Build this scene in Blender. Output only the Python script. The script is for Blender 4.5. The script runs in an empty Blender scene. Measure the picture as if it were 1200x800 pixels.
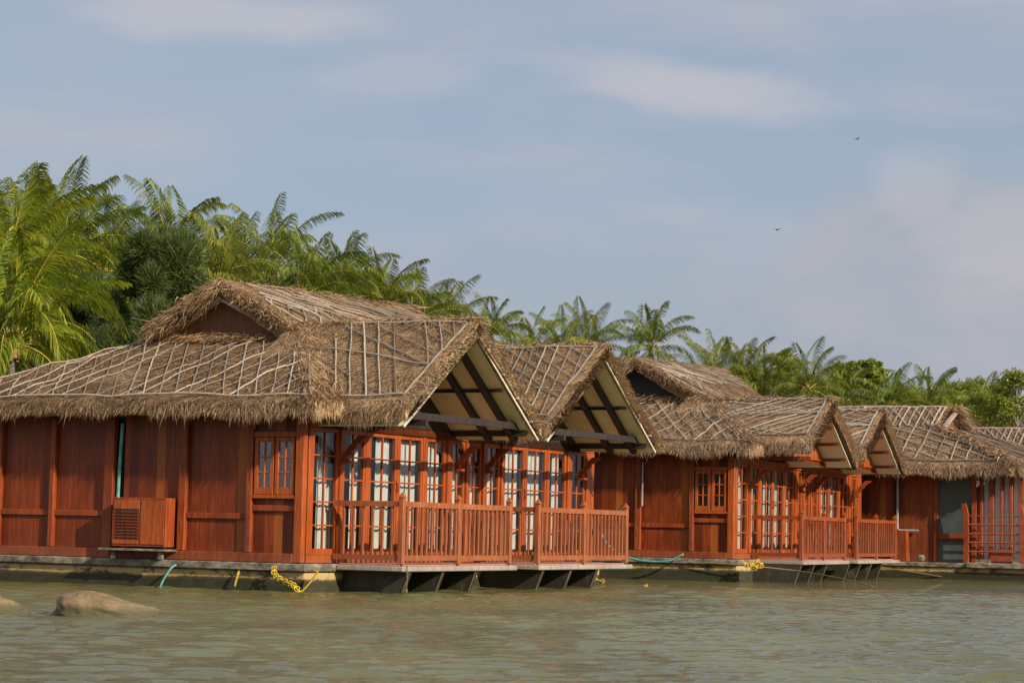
import bpy, math, random
import numpy as np
from mathutils import Vector, Matrix, noise
random.seed(7); rng = np.random.default_rng(11)
sc = bpy.context.scene
COL = sc.collection
R = math.radians

# ------------------------------------------------------------------ camera
FPX = 2600.0
cam = bpy.data.cameras.new("camera"); camo = bpy.data.objects.new("camera", cam); COL.objects.link(camo)
cam.sensor_width = 36; cam.lens = 36 * FPX / 1200; cam.clip_start = 0.5; cam.clip_end = 9000
camo.matrix_world = Matrix.Translation((0, 0, 1.0)) @ Matrix.Rotation(R(90) + math.atan(221 / FPX), 4, 'X') @ Matrix.Rotation(R(1.26), 4, 'Z')
sc.camera = camo
# ------------------------------------------------------------------ sky + sun
SUN = Vector((0.62, -0.64, 0.46)).normalized()
el = math.asin(SUN.z); az = math.atan2(SUN.x, SUN.y)
w = bpy.data.worlds.new("World"); sc.world = w; w.use_nodes = True
nt = w.node_tree; N = nt.nodes; L = nt.links
for n in list(N): N.remove(n)
def wn(t, **k):
    n = N.new(t)
    for a, b in k.items(): setattr(n, a, b)
    return n
def wmath(op, a, b=None, c=None, clamp=False):
    n = wn('ShaderNodeMath', operation=op); n.use_clamp = clamp
    for i, v in enumerate((a, b, c)):
        if v is None: continue
        if isinstance(v, (int, float)): n.inputs[i].default_value = v
        else: L.new(v, n.inputs[i])
    return n.outputs[0]
sky = wn('ShaderNodeTexSky', sky_type='NISHITA', sun_disc=False, sun_elevation=el, sun_rotation=az, air_density=1.0, dust_density=2.2, ozone_density=1.6)
tc = wn('ShaderNodeTexCoord'); sep = wn('ShaderNodeSeparateXYZ'); L.new(tc.outputs['Generated'], sep.inputs[0])
dy = wmath('MAXIMUM', wmath('ABSOLUTE', sep.outputs[1]), 0.05)
u = wmath('DIVIDE', sep.outputs[0], dy); v = wmath('DIVIDE', sep.outputs[2], dy)
cmb = wn('ShaderNodeCombineXYZ'); L.new(u, cmb.inputs[0]); L.new(v, cmb.inputs[1])
def wnoise(sx, sy, scale, det=5, rough=.55, off=(0, 0, 0)):
    m = wn('ShaderNodeMapping'); L.new(cmb.outputs[0], m.inputs[0]); m.inputs['Scale'].default_value = (sx, sy, 1); m.inputs['Location'].default_value = off
    n = wn('ShaderNodeTexNoise'); L.new(m.outputs[0], n.inputs['Vector']); n.inputs['Scale'].default_value = scale
    n.inputs['Detail'].default_value = det; n.inputs['Roughness'].default_value = rough
    return n.outputs['Fac']
def wsmooth(x, a, b):
    n = wn('ShaderNodeMapRange', interpolation_type='SMOOTHSTEP'); L.new(x, n.inputs[0])
    n.inputs[1].default_value = a; n.inputs[2].default_value = b; return n.outputs[0]
def wmix(f, a, b):
    n = wn('ShaderNodeMix', data_type='RGBA')
    if isinstance(f, float): n.inputs[0].default_value = f
    else: L.new(f, n.inputs[0])
    for i, q in ((6, a), (7, b)):
        if isinstance(q, tuple): n.inputs[i].default_value = (*q, 1)
        else: L.new(q, n.inputs[i])
    return n.outputs[2]
streak = wsmooth(wnoise(1.0, 4.2, 6.0, 5, .5, (0.35, .2, 0)), .46, .72)
streak2 = wsmooth(wnoise(.8, 3.0, 3.2, 4, .5, (3.35, 1.2, 0)), .40, .70)
def ell(u0, v0, ru, rv, tilt=0.0):
    du = wmath('DIVIDE', wmath('SUBTRACT', u, u0), ru); dv = wmath('DIVIDE', wmath('SUBTRACT', wmath('SUBTRACT', v, v0), wmath('MULTIPLY', wmath('SUBTRACT', u, u0), tilt)), rv)
    d = wmath('SQRT', wmath('ADD', wmath('MULTIPLY', du, du), wmath('MULTIPLY', dv, dv)))
    return wsmooth(wmath('ADD', d, wmath('MULTIPLY', wmath('SUBTRACT', wnoise(1, 2.5, 14.0, 5, .6, (2, 2, 0)), .5), 1.5)), 1.15, .35)
wispA = wmath('MAXIMUM', ell(.075, .203, .085, .014, -.12), ell(-.135, .232, .085, .014, -.06)); wispA = wmath('MAXIMUM', wispA, wmath('MULTIPLY', ell(-.06, .205, .06, .012, .05), .5))
cumul = wmath('MAXIMUM', ell(.185, .158, .030, .020), ell(.225, .140, .05, .030))
edge = wmath('ADD', wmath('MULTIPLY', wsmooth(u, .10, .21), .045), 0.135)
edge = wmath('SUBTRACT', edge, wmath('MULTIPLY', wsmooth(u, .20, .30), .02))
edge = wmath('ADD', edge, wmath('MULTIPLY', wmath('SUBTRACT', wnoise(1, 1.3, 11.0, 6, .6), .5), .10))
bank = wsmooth(wmath('SUBTRACT', edge, v), -.008, .014)
lump = wsmooth(wnoise(1, 1.6, 9.0, 5, .6, (5, 5, 0)), .35, .7)
S = 1 / 0.1
skyc = wmix(0.70, sky.outputs[0], (.385 * S, .457 * S, .575 * S))
c1 = wmix(wmath('MULTIPLY', streak, .52), skyc, (.50 * S, .49 * S, .55 * S))
c1 = wmix(wmath('MULTIPLY', streak2, .30), c1, (.49 * S, .49 * S, .53 * S))
bankc = wmix(lump, (.36 * S, .41 * S, .485 * S), (.46 * S, .455 * S, .505 * S))
bankf = wmath('MULTIPLY', bank, wmath('ADD', wmath('MULTIPLY', wsmooth(u, .02, .17), .50), .40))
c1 = wmix(wmath('MULTIPLY', wispA, .50), c1, (.585 * S, .56 * S, .59 * S)); c2 = wmix(bankf, c1, bankc)
c2 = wmix(wmath('MULTIPLY', cumul, .38), c2, (.58 * S, .55 * S, .575 * S))
hz = wsmooth(v, .13, -.01)
c3 = wmix(wmath('MULTIPLY', hz, .55), c2, (.41 * S, .43 * S, .465 * S))
c3 = wmix(wmath('MULTIPLY', wsmooth(v, .25, .55), .65), c3, (.66 * S, .67 * S, .68 * S))
bg = wn('ShaderNodeBackground'); L.new(c3, bg.inputs[0]); bg.inputs[1].default_value = 0.082
wo = wn('ShaderNodeOutputWorld'); L.new(bg.outputs[0], wo.inputs[0])
sd = bpy.data.lights.new("sun", 'SUN'); sd.energy = 4.6; sd.angle = R(.6); sd.color = (1, .86, .68)
so = bpy.data.objects.new("sun", sd); COL.objects.link(so); so.rotation_euler = SUN.to_track_quat('Z', 'Y').to_euler()
sc.view_settings.view_transform = 'Standard'; sc.view_settings.look = 'None'; sc.view_settings.exposure = 0.30; sc.view_settings.gamma = 1
sc.cycles.use_denoising = True
sc.cycles.max_bounces = 7; sc.cycles.transparent_max_bounces = 12; sc.cycles.caustics_reflective = False; sc.cycles.caustics_refractive = False

# ------------------------------------------------------------------ materials
class MatB:
    def __init__(s, name):
        s.m = bpy.data.materials.new(name); s.m.use_nodes = True; s.n = s.m.node_tree.nodes; s.l = s.m.node_tree.links
        for q in list(s.n): s.n.remove(q)
        s.out = s.n.new('ShaderNodeOutputMaterial'); s.b = s.n.new('ShaderNodeBsdfPrincipled'); s.l.new(s.b.outputs[0], s.out.inputs[0])
        s.tc = s.n.new('ShaderNodeTexCoord')
    def noise(s, scale, sc3=(1, 1, 1), det=4, rough=.6, coord='Object', out='Fac', dist=0):
        m = s.n.new('ShaderNodeMapping'); s.l.new(s.tc.outputs[coord], m.inputs[0]); m.inputs['Scale'].default_value = sc3
        n = s.n.new('ShaderNodeTexNoise'); s.l.new(m.outputs[0], n.inputs['Vector']); n.inputs['Scale'].default_value = scale
        n.inputs['Detail'].default_value = det; n.inputs['Roughness'].default_value = rough; n.inputs['Distortion'].default_value = dist
        return n.outputs[out]
    def ramp(s, f, stops):
        r = s.n.new('ShaderNodeValToRGB'); s.l.new(f, r.inputs[0]); e = r.color_ramp.elements
        while len(e) < len(stops): e.new(.5)
        for q, (p, c) in zip(e, stops): q.position = p; q.color = (*c, 1)
        return r.outputs[0]
    def mix(s, f, a, b, bt='MIX'):
        n = s.n.new('ShaderNodeMix'); n.data_type = 'RGBA'; n.blend_type = bt
        if isinstance(f, (int, float)): n.inputs[0].default_value = f
        else: s.l.new(f, n.inputs[0])
        for i, q in ((6, a), (7, b)):
            if isinstance(q, tuple): n.inputs[i].default_value = (*q, 1)
            else: s.l.new(q, n.inputs[i])
        return n.outputs[2]
    def math(s, op, a, b=0.0, clamp=False):
        n = s.n.new('ShaderNodeMath'); n.operation = op; n.use_clamp = clamp
        for i, q in enumerate((a, b)):
            if isinstance(q, (int, float)): n.inputs[i].default_value = q
            else: s.l.new(q, n.inputs[i])
        return n.outputs[0]
    def smooth(s, x, a, b):
        n = s.n.new('ShaderNodeMapRange'); n.interpolation_type = 'SMOOTHSTEP'; s.l.new(x, n.inputs[0]); n.inputs[1].default_value = a; n.inputs[2].default_value = b; return n.outputs[0]
    def island(s):
        g = s.n.new('ShaderNodeNewGeometry'); return g.outputs['Random Per Island']
    def xyz(s, coord='Object'):
        q = s.n.new('ShaderNodeSeparateXYZ'); s.l.new(s.tc.outputs[coord], q.inputs[0]); return q.outputs
    def col(s, c):
        if isinstance(c, tuple): s.b.inputs['Base Color'].default_value = (*c, 1)
        else: s.l.new(c, s.b.inputs['Base Color'])
    def rough(s, r):
        if isinstance(r, (int, float)): s.b.inputs['Roughness'].default_value = r
        else: s.l.new(r, s.b.inputs['Roughness'])
    def bump(s, h, st=.3, d=.02):
        n = s.n.new('ShaderNodeBump'); n.inputs['Strength'].default_value = st; n.inputs['Distance'].default_value = d
        s.l.new(h, n.inputs['Height']); s.l.new(n.outputs[0], s.b.inputs['Normal'])
def wood(name, dark, mid, light, rough=.45, plank=0.0, axis=0, spec=.35, grey=.0):
    M = MatB(name)
    g = M.noise(6, (3.2, 3.2, .35), 6, .65, dist=.6)
    c = M.ramp(g, [(.28, dark), (.5, mid), (.74, light)])
    big = M.noise(1.1, (1, 1, .8), 3)
    c = M.mix(M.smooth(big, .42, .68), c, M.mix(.55, c, dark))
    if plank:
        p = M.xyz()[axis]; cell = M.math('FLOOR', M.math('DIVIDE', p, plank)); fr = M.math('FRACT', M.math('DIVIDE', p, plank))
        wnz = M.n.new('ShaderNodeTexWhiteNoise'); wnz.noise_dimensions = '1D'; M.l.new(cell, wnz.inputs['W'])
        c = M.mix(M.math('MULTIPLY', wnz.outputs[0], .45), c, M.mix(.5, c, light)); c = M.mix(M.math('MULTIPLY', M.math('GREATER_THAN', wnz.outputs[0], .86), .55), c, tuple(min(1, q * k_) for q, k_ in zip(light, (1.15, 1.7, 1.4)))); c = M.mix(M.math('MULTIPLY', M.math('LESS_THAN', wnz.outputs[0], .22), .45), c, dark)
        gap = M.math('LESS_THAN', M.math('MINIMUM', fr, M.math('SUBTRACT', 1.0, fr)), .02)
        c = M.mix(M.math('MULTIPLY', gap, .75), c, tuple(q * .25 for q in dark))
    streakn = M.noise(9, (2.5, 2.5, .12), 4, .7)
    c = M.mix(M.math('MULTIPLY', M.smooth(streakn, .55, .8), .45), c, tuple(q * .4 for q in dark))
    wz = M.smooth(M.math('ADD', M.xyz()[2], M.math('MULTIPLY', M.noise(3, det=5), .5)), .95, .62)
    c = M.mix(M.math('MULTIPLY', wz, .30 if rough < .56 else 0.0), c, (.20, .10, .06)); isl = M.island()
    c = M.mix(M.math('MULTIPLY', isl, .30), c, M.mix(.6, c, light))
    if grey:
        c = M.mix(M.math('MULTIPLY', M.smooth(M.noise(5, (1, 1, 1), 5), .5, .75), grey), c, (.30, .24, .19))
    M.col(c); M.rough(M.math('ADD', M.math('MULTIPLY', g, .3), rough - .12)); M.bump(g, .18, .01)
    M.b.inputs['Specular IOR Level'].default_value = spec
    return M.m
M = {}
M['wall'] = wood('red_varnished_board', (.060, .010, .003), (.185, .028, .006), (.35, .070, .012), .42, plank=.17, axis=1)
M['wall_x'] = wood('brown_board', (.09, .020, .007), (.20, .045, .013), (.34, .09, .024), .55, plank=.16, axis=1)
M['frame'] = wood('orange_varnished_frame', (.18, .032, .007), (.37, .074, .013), (.50, .135, .026), .40)
M['rail'] = wood('rail_timber', (.17, .040, .012), (.33, .088, .026), (.46, .160, .06), .5, grey=.28)
M['post'] = wood('post_timber', (.12, .021, .006), (.26, .047, .010), (.41, .095, .02), .5, grey=.12)
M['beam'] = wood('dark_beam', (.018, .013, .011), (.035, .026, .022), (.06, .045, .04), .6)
M['plank'] = wood('weathered_deck_plank', (.22, .18, .15), (.36, .31, .26), (.48, .42, .36), .85)
M['pinkdeck'] = wood('worn_pink_deck_paint', (.35, .15, .13), (.45, .22, .19), (.5, .32, .27), .7)
M['gablewood'] = wood('gable_board', (.12, .05, .025), (.20, .09, .05), (.30, .15, .08), .7)
M['batten'] = wood('red_batten', (.10, .02, .01), (.18, .04, .02), (.25, .07, .03), .6)
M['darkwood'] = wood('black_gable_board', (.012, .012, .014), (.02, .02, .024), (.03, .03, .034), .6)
def simple(name, c, rough=.6, var=.25, sc=6, metallic=0):
    m = MatB(name); n = m.noise(sc, det=5)
    m.col(m.mix(m.smooth(n, .35, .7), tuple(q * (1 - var) for q in c), tuple(min(1, q * (1 + var * .5)) for q in c))); m.rough(rough)
    m.b.inputs['Metallic'].default_value = metallic
    return m.m
def soffit(name, a, b):
    m = MatB(name); n = m.noise(1.6, det=5, rough=.65); n2 = m.noise(7, det=4)
    c = m.mix(m.smooth(n, .4, .68), a, b); c = m.mix(m.math('MULTIPLY', m.smooth(n2, .55, .75), .3), c, tuple(q * .6 for q in b)); m.col(c); m.rough(.8); return m.m
M['soffit'] = soffit('cream_soffit_sheet', (.88, .84, .52), (.80, .74, .44))
M['soffit2'] = soffit('pale_soffit_sheet', (.86, .84, .72), (.78, .74, .60))
M['trim'] = simple('white_trim', (.68, .62, .48), .6)
M['curtain'] = simple('white_curtain', (.74, .75, .72), .9, .12)
M['teal'] = simple('teal_plastic', (.12, .38, .32), .4, .4)
M['yellow'] = simple('yellow_rope', (.60, .42, .04), .8, .5, 40)
M['olive'] = simple('wet_rope', (.20, .16, .06), .8, .3, 30)
M['black'] = simple('black_cable', (.02, .02, .02), .5)
M['grey'] = simple('grey_pipe', (.36, .37, .38), .45)
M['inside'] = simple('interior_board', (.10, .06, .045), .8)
M['tealwall'] = simple('slate_green_glass_wall', (.085, .12, .115), .25, .25, 1.5)
M['redpaint'] = simple('red_painted_wood', (.34, .075, .035), .6)
M['keel'] = simple('rusty_edge', (.16, .13, .08), .8)
m = MatB('weathered_bamboo_pole'); n = m.noise(5, det=5); i = m.island()
c = m.ramp(i, [(0, (.15, .12, .095)), (.5, (.28, .235, .19)), (1, (.46, .40, .335))]); c = m.mix(m.smooth(n, .5, .75), c, m.mix(.5, c, (.12, .08, .06))); m.col(c); m.rough(.8); M['pole'] = m.m
def thatch_mat(name, dk, md, lt, pale):
    m = MatB(name); i = m.island(); n = m.noise(.55, det=4, rough=.6); n2 = m.noise(28, (1, 1, 1), 4, .7)
    c = m.ramp(i, [(0, dk), (.35, md), (.75, lt), (1, pale)])
    c = m.mix(m.math('MULTIPLY', m.smooth(n, .42, .66), .55), c, m.mix(.5, c, (.16, .10, .06)))
    c = m.mix(m.math('MULTIPLY', m.smooth(n2, .3, .7), .5), m.mix(.45, c, dk), c)
    m.col(c); m.rough(.85); m.b.inputs['Specular IOR Level'].default_value = .2; m.bump(n2, .8, .04)
    return m.m
M['thatch'] = thatch_mat('palm_thatch', (.13, .075, .040), (.42, .255, .135), (.68, .455, .255), (.86, .68, .43))
M['thatch2'] = thatch_mat('grey_palm_thatch', (.12, .072, .043), (.37, .228, .130), (.60, .41, .24), (.80, .62, .41))
M['thatch_edge'] = thatch_mat('old_thatch_butts', (.06, .032, .016), (.16, .088, .042), (.28, .17, .085), (.42, .28, .15))
# hull concrete
m = MatB('stained_hull_concrete'); z = m.xyz()[2]; n = m.noise(2.2, det=6, rough=.7); n3 = m.noise(3.2, (1, 1, 1.6), 6, .72)
zz = m.math('ADD', z, m.math('MULTIPLY', m.math('SUBTRACT', n, .5), .10))
c = m.ramp(m.math('DIVIDE', zz, .6), [(.0, (.03, .034, .010)), (.22, (.024, .025, .010)), (.30, (.06, .052, .022)), (.35, (.46, .31, .12)), (.50, (.50, .38, .19)), (.58, (.16, .13, .09)), (.85, (.40, .36, .28))])
c = m.mix(m.math('MULTIPLY', m.smooth(n3, .49, .60), .9), c, (.045, .038, .024)); m.col(c); m.rough(.85); m.bump(n3, .5, .03); M['hull'] = m.m
m = MatB('dark_stained_pontoon'); z = m.xyz()[2]; n = m.noise(5, (1, 1, .35), 5, .7)
c = m.mix(m.smooth(n, .5, .75), (.035, .031, .020), (.11, .095, .06)); m.col(c); m.rough(.55); m.bump(n, .3, .02); M['pontoon'] = m.m
m = MatB('concrete_ledge'); n = m.noise(4, (1, 1, 2), 6, .7); vn = m.n.new('ShaderNodeTexVoronoi'); m.l.new(m.tc.outputs['Object'], vn.inputs['Vector']); vn.inputs['Scale'].default_value = 2.2
c = m.ramp(n, [(.34, (.055, .046, .034)), (.5, (.17, .148, .115)), (.66, (.38, .33, .25))]); c = m.mix(m.smooth(vn.outputs[0], .12, .08), c, (.02, .016, .012)); m.col(c); m.rough(.9); m.bump(n, .5, .03); M['ledge'] = m.m
# glass
m = bpy.data.materials.new('window_glass'); m.use_nodes = True; n_ = m.node_tree.nodes; l_ = m.node_tree.links
for q in list(n_): n_.remove(q)
o_ = n_.new('ShaderNodeOutputMaterial'); mx = n_.new('ShaderNodeMixShader'); tr = n_.new('ShaderNodeBsdfTransparent'); tr.inputs[0].default_value = (.94, .95, .94, 1)
gl = n_.new('ShaderNodeBsdfGlossy'); gl.inputs['Roughness'].default_value = .03; fz = n_.new('ShaderNodeFresnel'); fz.inputs[0].default_value = 1.6
l_.new(fz.outputs[0], mx.inputs[0]); l_.new(tr.outputs[0], mx.inputs[1]); l_.new(gl.outputs[0], mx.inputs[2]); l_.new(mx.outputs[0], o_.inputs[0]); M['glass'] = m
def leaf_mat(name, stops, trans=.35, big=.5):
    m = MatB(name); i = m.island(); n = m.noise(big, det=2)
    c = m.ramp(m.math('ADD', m.math('MULTIPLY', i, .65), m.math('MULTIPLY', n, .38)), stops)
    oi = m.n.new('ShaderNodeObjectInfo')
    c = m.mix(m.math('MULTIPLY', oi.outputs['Random'], .35), c, m.mix(.5, c, stops[-1][1]))
    m.col(c); m.rough(.42); m.b.inputs['Specular IOR Level'].default_value = .35
    t = m.n.new('ShaderNodeBsdfTranslucent'); m.l.new(m.mix(.5, c, (.25, .30, .02)), t.inputs[0]); x = m.n.new('ShaderNodeMixShader'); x.inputs[0].default_value = trans
    m.l.new(m.b.outputs[0], x.inputs[1]); m.l.new(t.outputs[0], x.inputs[2]); m.l.new(x.outputs[0], m.out.inputs[0])
    return m.m
M['palm'] = leaf_mat('palm_leaf', [(.08, (.020, .045, .010)), (.38, (.060, .115, .016)), (.64, (.155, .215, .026)), (.92, (.42, .37, .045))])
M['palm_y'] = leaf_mat('yellow_palm_leaf', [(.1, (.035, .08, .010)), (.38, (.11, .19, .016)), (.70, (.26, .32, .024)), (.95, (.62, .47, .035))], .4)  # yellower leaf colour of the nearest palms
M['rachis'] = simple('frond_stem', (.52, .42, .07), .5)
M['trunk'] = wood('palm_trunk', (.10, .085, .07), (.18, .16, .13), (.27, .24, .20), .9)
M['casu'] = leaf_mat('casuarina_needles', [(.1, (.035, .058, .018)), (.5, (.060, .095, .026)), (.9, (.11, .145, .035))], .2)
M['broad'] = leaf_mat('broad_leaf', [(.1, (.07, .11, .010)), (.5, (.15, .19, .016)), (.9, (.30, .31, .03))], .35)
M['nut'] = simple('coconut_husk', (.30, .20, .04), .6)
m = MatB('sandy_rock'); n = m.noise(3.5, det=7, rough=.7); z = m.xyz()[2]
c = m.ramp(n, [(.3, (.09, .06, .028)), (.52, (.19, .13, .065)), (.75, (.32, .235, .125))])
zz = m.math('ADD', z, m.math('MULTIPLY', m.math('SUBTRACT', n, .5), .06)); c = m.mix(m.smooth(zz, .15, .07), c, (.085, .075, .035)); m.col(c)
m.rough(.8); m.bump(n, .6, .05); M['rock'] = m.m
m = MatB('shore_soil'); n = m.noise(1, det=6); m.col(m.ramp(n, [(.35, (.05, .06, .02)), (.6, (.12, .10, .05))])); m.rough(.95); M['soil'] = m.m
m = MatB('murky_river_water'); n = m.noise(.35, (1, .5, 1), 3)
m.col(m.mix(m.smooth(n, .4, .6), (.118, .124, .050), (.088, .086, .030))); m.rough(.02); m.b.inputs['IOR'].default_value = 1.33
b1 = m.noise(22, (.42, 1.3, 1), 5, .65); m.bump(b1, .7, .03); M['water'] = m.m
m = MatB('bird_feather'); m.col((.05, .045, .04)); m.rough(.8); M['bird'] = m.m

# ------------------------------------------------------------------ mesh helpers
def link_mesh(name, V, F, mat, parent=None, loc=None, mats=None, mi=None, smooth=False):
    me = bpy.data.meshes.new(name); me.from_pydata(V, [], F); me.materials.append(mat)
    if mats:
        for q in mats: me.materials.append(q)
        me.polygons.foreach_set('material_index', mi)
    if smooth: me.polygons.foreach_set('use_smooth', [True] * len(me.polygons))
    me.update(); o = bpy.data.objects.new(name, me); COL.objects.link(o)
    if parent: o.parent = parent
    if loc: o.location = loc
    return o
def tag(o, label=None, cat=None, group=None, kind=None):
    if label: o['label'] = label
    if cat: o['category'] = cat
    if group: o['group'] = group
    if kind: o['kind'] = kind
    return o
def empty(name, loc, rz=0, label=None, cat=None, group=None):
    o = bpy.data.objects.new(name, None); o.location = loc; o.rotation_euler = (0, 0, rz); o.empty_display_size = .3; COL.objects.link(o)
    return tag(o, label, cat, group)
class MB:
    def __init__(s): s.v = []; s.f = []
    def add(s, V, F):
        b = len(s.v); s.v += [tuple(q) for q in V]; s.f += [tuple(i + b for i in f) for f in F]; return s
    def box(s, x0, x1, y0, y1, z0, z1, bev=.006):
        if x1 < x0: x0, x1 = x1, x0
        if y1 < y0: y0, y1 = y1, y0
        c = min(bev, (x1 - x0) * .3, (y1 - y0) * .3, (z1 - z0) * .3)
        V = []
        for sx, sy, sz in [(a, b, d) for a in (0, 1) for b in (0, 1) for d in (0, 1)]:
            X = x1 if sx else x0; Y = y1 if sy else y0; Z = z1 if sz else z0
            cx = -c if sx else c; cy = -c if sy else c; cz = -c if sz else c
            V += [(X, Y + cy, Z + cz), (X + cx, Y, Z + cz), (X + cx, Y + cy, Z)]
        I = lambda a, b, d, k: (a * 4 + b * 2 + d) * 3 + k
        F = []
        for k, (p, q) in enumerate(((1, 2), (0, 2), (0, 1))):
            for e in (0, 1):
                def g(s1, s2):
                    t = [0, 0, 0]; t[k] = e; t[p] = s1; t[q] = s2; return I(t[0], t[1], t[2], k)
                F.append((g(0, 0), g(1, 0), g(1, 1), g(0, 1)))
        for k in range(3):
            p, q = [j for j in range(3) if j != k]
            for a in (0, 1):
                for b in (0, 1):
                    t0 = [0, 0, 0]; t0[p] = a; t0[q] = b; t1 = list(t0); t1[k] = 1
                    F.append((I(*t0, p), I(*t1, p), I(*t1, q), I(*t0, q)))
        for a in (0, 1):
            for b in (0, 1):
                for d in (0, 1): F.append((I(a, b, d, 0), I(a, b, d, 1), I(a, b, d, 2)))
        return s.add(V, F)
    def bar(s, a, b, w, h, up=(0, 0, 1)):
        a = Vector(a); b = Vector(b); d = (b - a).normalized(); sd_ = d.cross(Vector(up))
        sd_ = sd_.normalized() if sd_.length > 1e-4 else Vector((1, 0, 0)); u_ = sd_.cross(d).normalized()
        V = [p + sd_ * (w / 2 * i) + u_ * (h / 2 * j) for p in (a, b) for i, j in ((-1, -1), (1, -1), (1, 1), (-1, 1))]
        return s.add(V, [(0, 3, 2, 1), (4, 5, 6, 7), (0, 1, 5, 4), (1, 2, 6, 5), (2, 3, 7, 6), (3, 0, 4, 7)])
    def tube(s, pts, r, n=5, r1=None):
        pts = [Vector(p) for p in pts]; V = []; k = len(pts)
        for i, p in enumerate(pts):
            d = (pts[min(i + 1, k - 1)] - pts[max(i - 1, 0)]).normalized(); a = d.cross(Vector((0.13, .2, 1)))
            if a.length < 1e-3: a = d.cross(Vector((1, 0, 0)))
            a.normalize(); b = a.cross(d); rr = r if r1 is None else r + (r1 - r) * i / (k - 1)
            V += [p + (a * math.cos(2 * math.pi * j / n) + b * math.sin(2 * math.pi * j / n)) * rr for j in range(n)]
        F = [(i * n + j, i * n + (j + 1) % n, (i + 1) * n + (j + 1) % n, (i + 1) * n + j) for i in range(k - 1) for j in range(n)]
        F += [tuple(range(n)), tuple(range((k - 1) * n, k * n))]
        return s.add(V, F)
    def prism(s, poly, axis, a, b):
        """poly of 2-D points in the plane normal to axis, extruded a..b"""
        def P(p, t):
            return (t, p[0], p[1]) if axis == 0 else ((p[0], t, p[1]) if axis == 1 else (p[0], p[1], t))
        n = len(poly); V = [P(p, a) for p in poly] + [P(p, b) for p in poly]
        return s.add(V, [tuple(range(n)), tuple(range(2 * n - 1, n - 1, -1))] + [(i, (i + 1) % n, (i + 1) % n + n, i + n) for i in range(n)])
    def build(s, name, mat, parent=None, loc=None, smooth=False): return link_mesh(name, s.v, s.f, mat, parent, loc, smooth=smooth)
def mesh_np(name, V, tris, quads, mat, parent=None, smooth_quads=True):
    """fast mesh: V (n,3), tris (a,3), quads (b,4)"""
    me = bpy.data.meshes.new(name); V = np.asarray(V, np.float32); me.vertices.add(len(V)); me.vertices.foreach_set('co', V.ravel())
    nt_, nq = len(tris), len(quads); me.loops.add(nt_ * 3 + nq * 4); me.polygons.add(nt_ + nq)
    idx = np.concatenate([np.asarray(tris, np.int32).ravel(), np.asarray(quads, np.int32).ravel()]).astype(np.int32)
    me.loops.foreach_set('vertex_index', idx)
    st = np.concatenate([np.arange(nt_) * 3, nt_ * 3 + np.arange(nq) * 4]).astype(np.int32); me.polygons.foreach_set('loop_start', st)
    me.materials.append(mat); me.update(calc_edges=True); me.validate()
    o = bpy.data.objects.new(name, me); COL.objects.link(o)
    if parent: o.parent = parent
    return o

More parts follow.
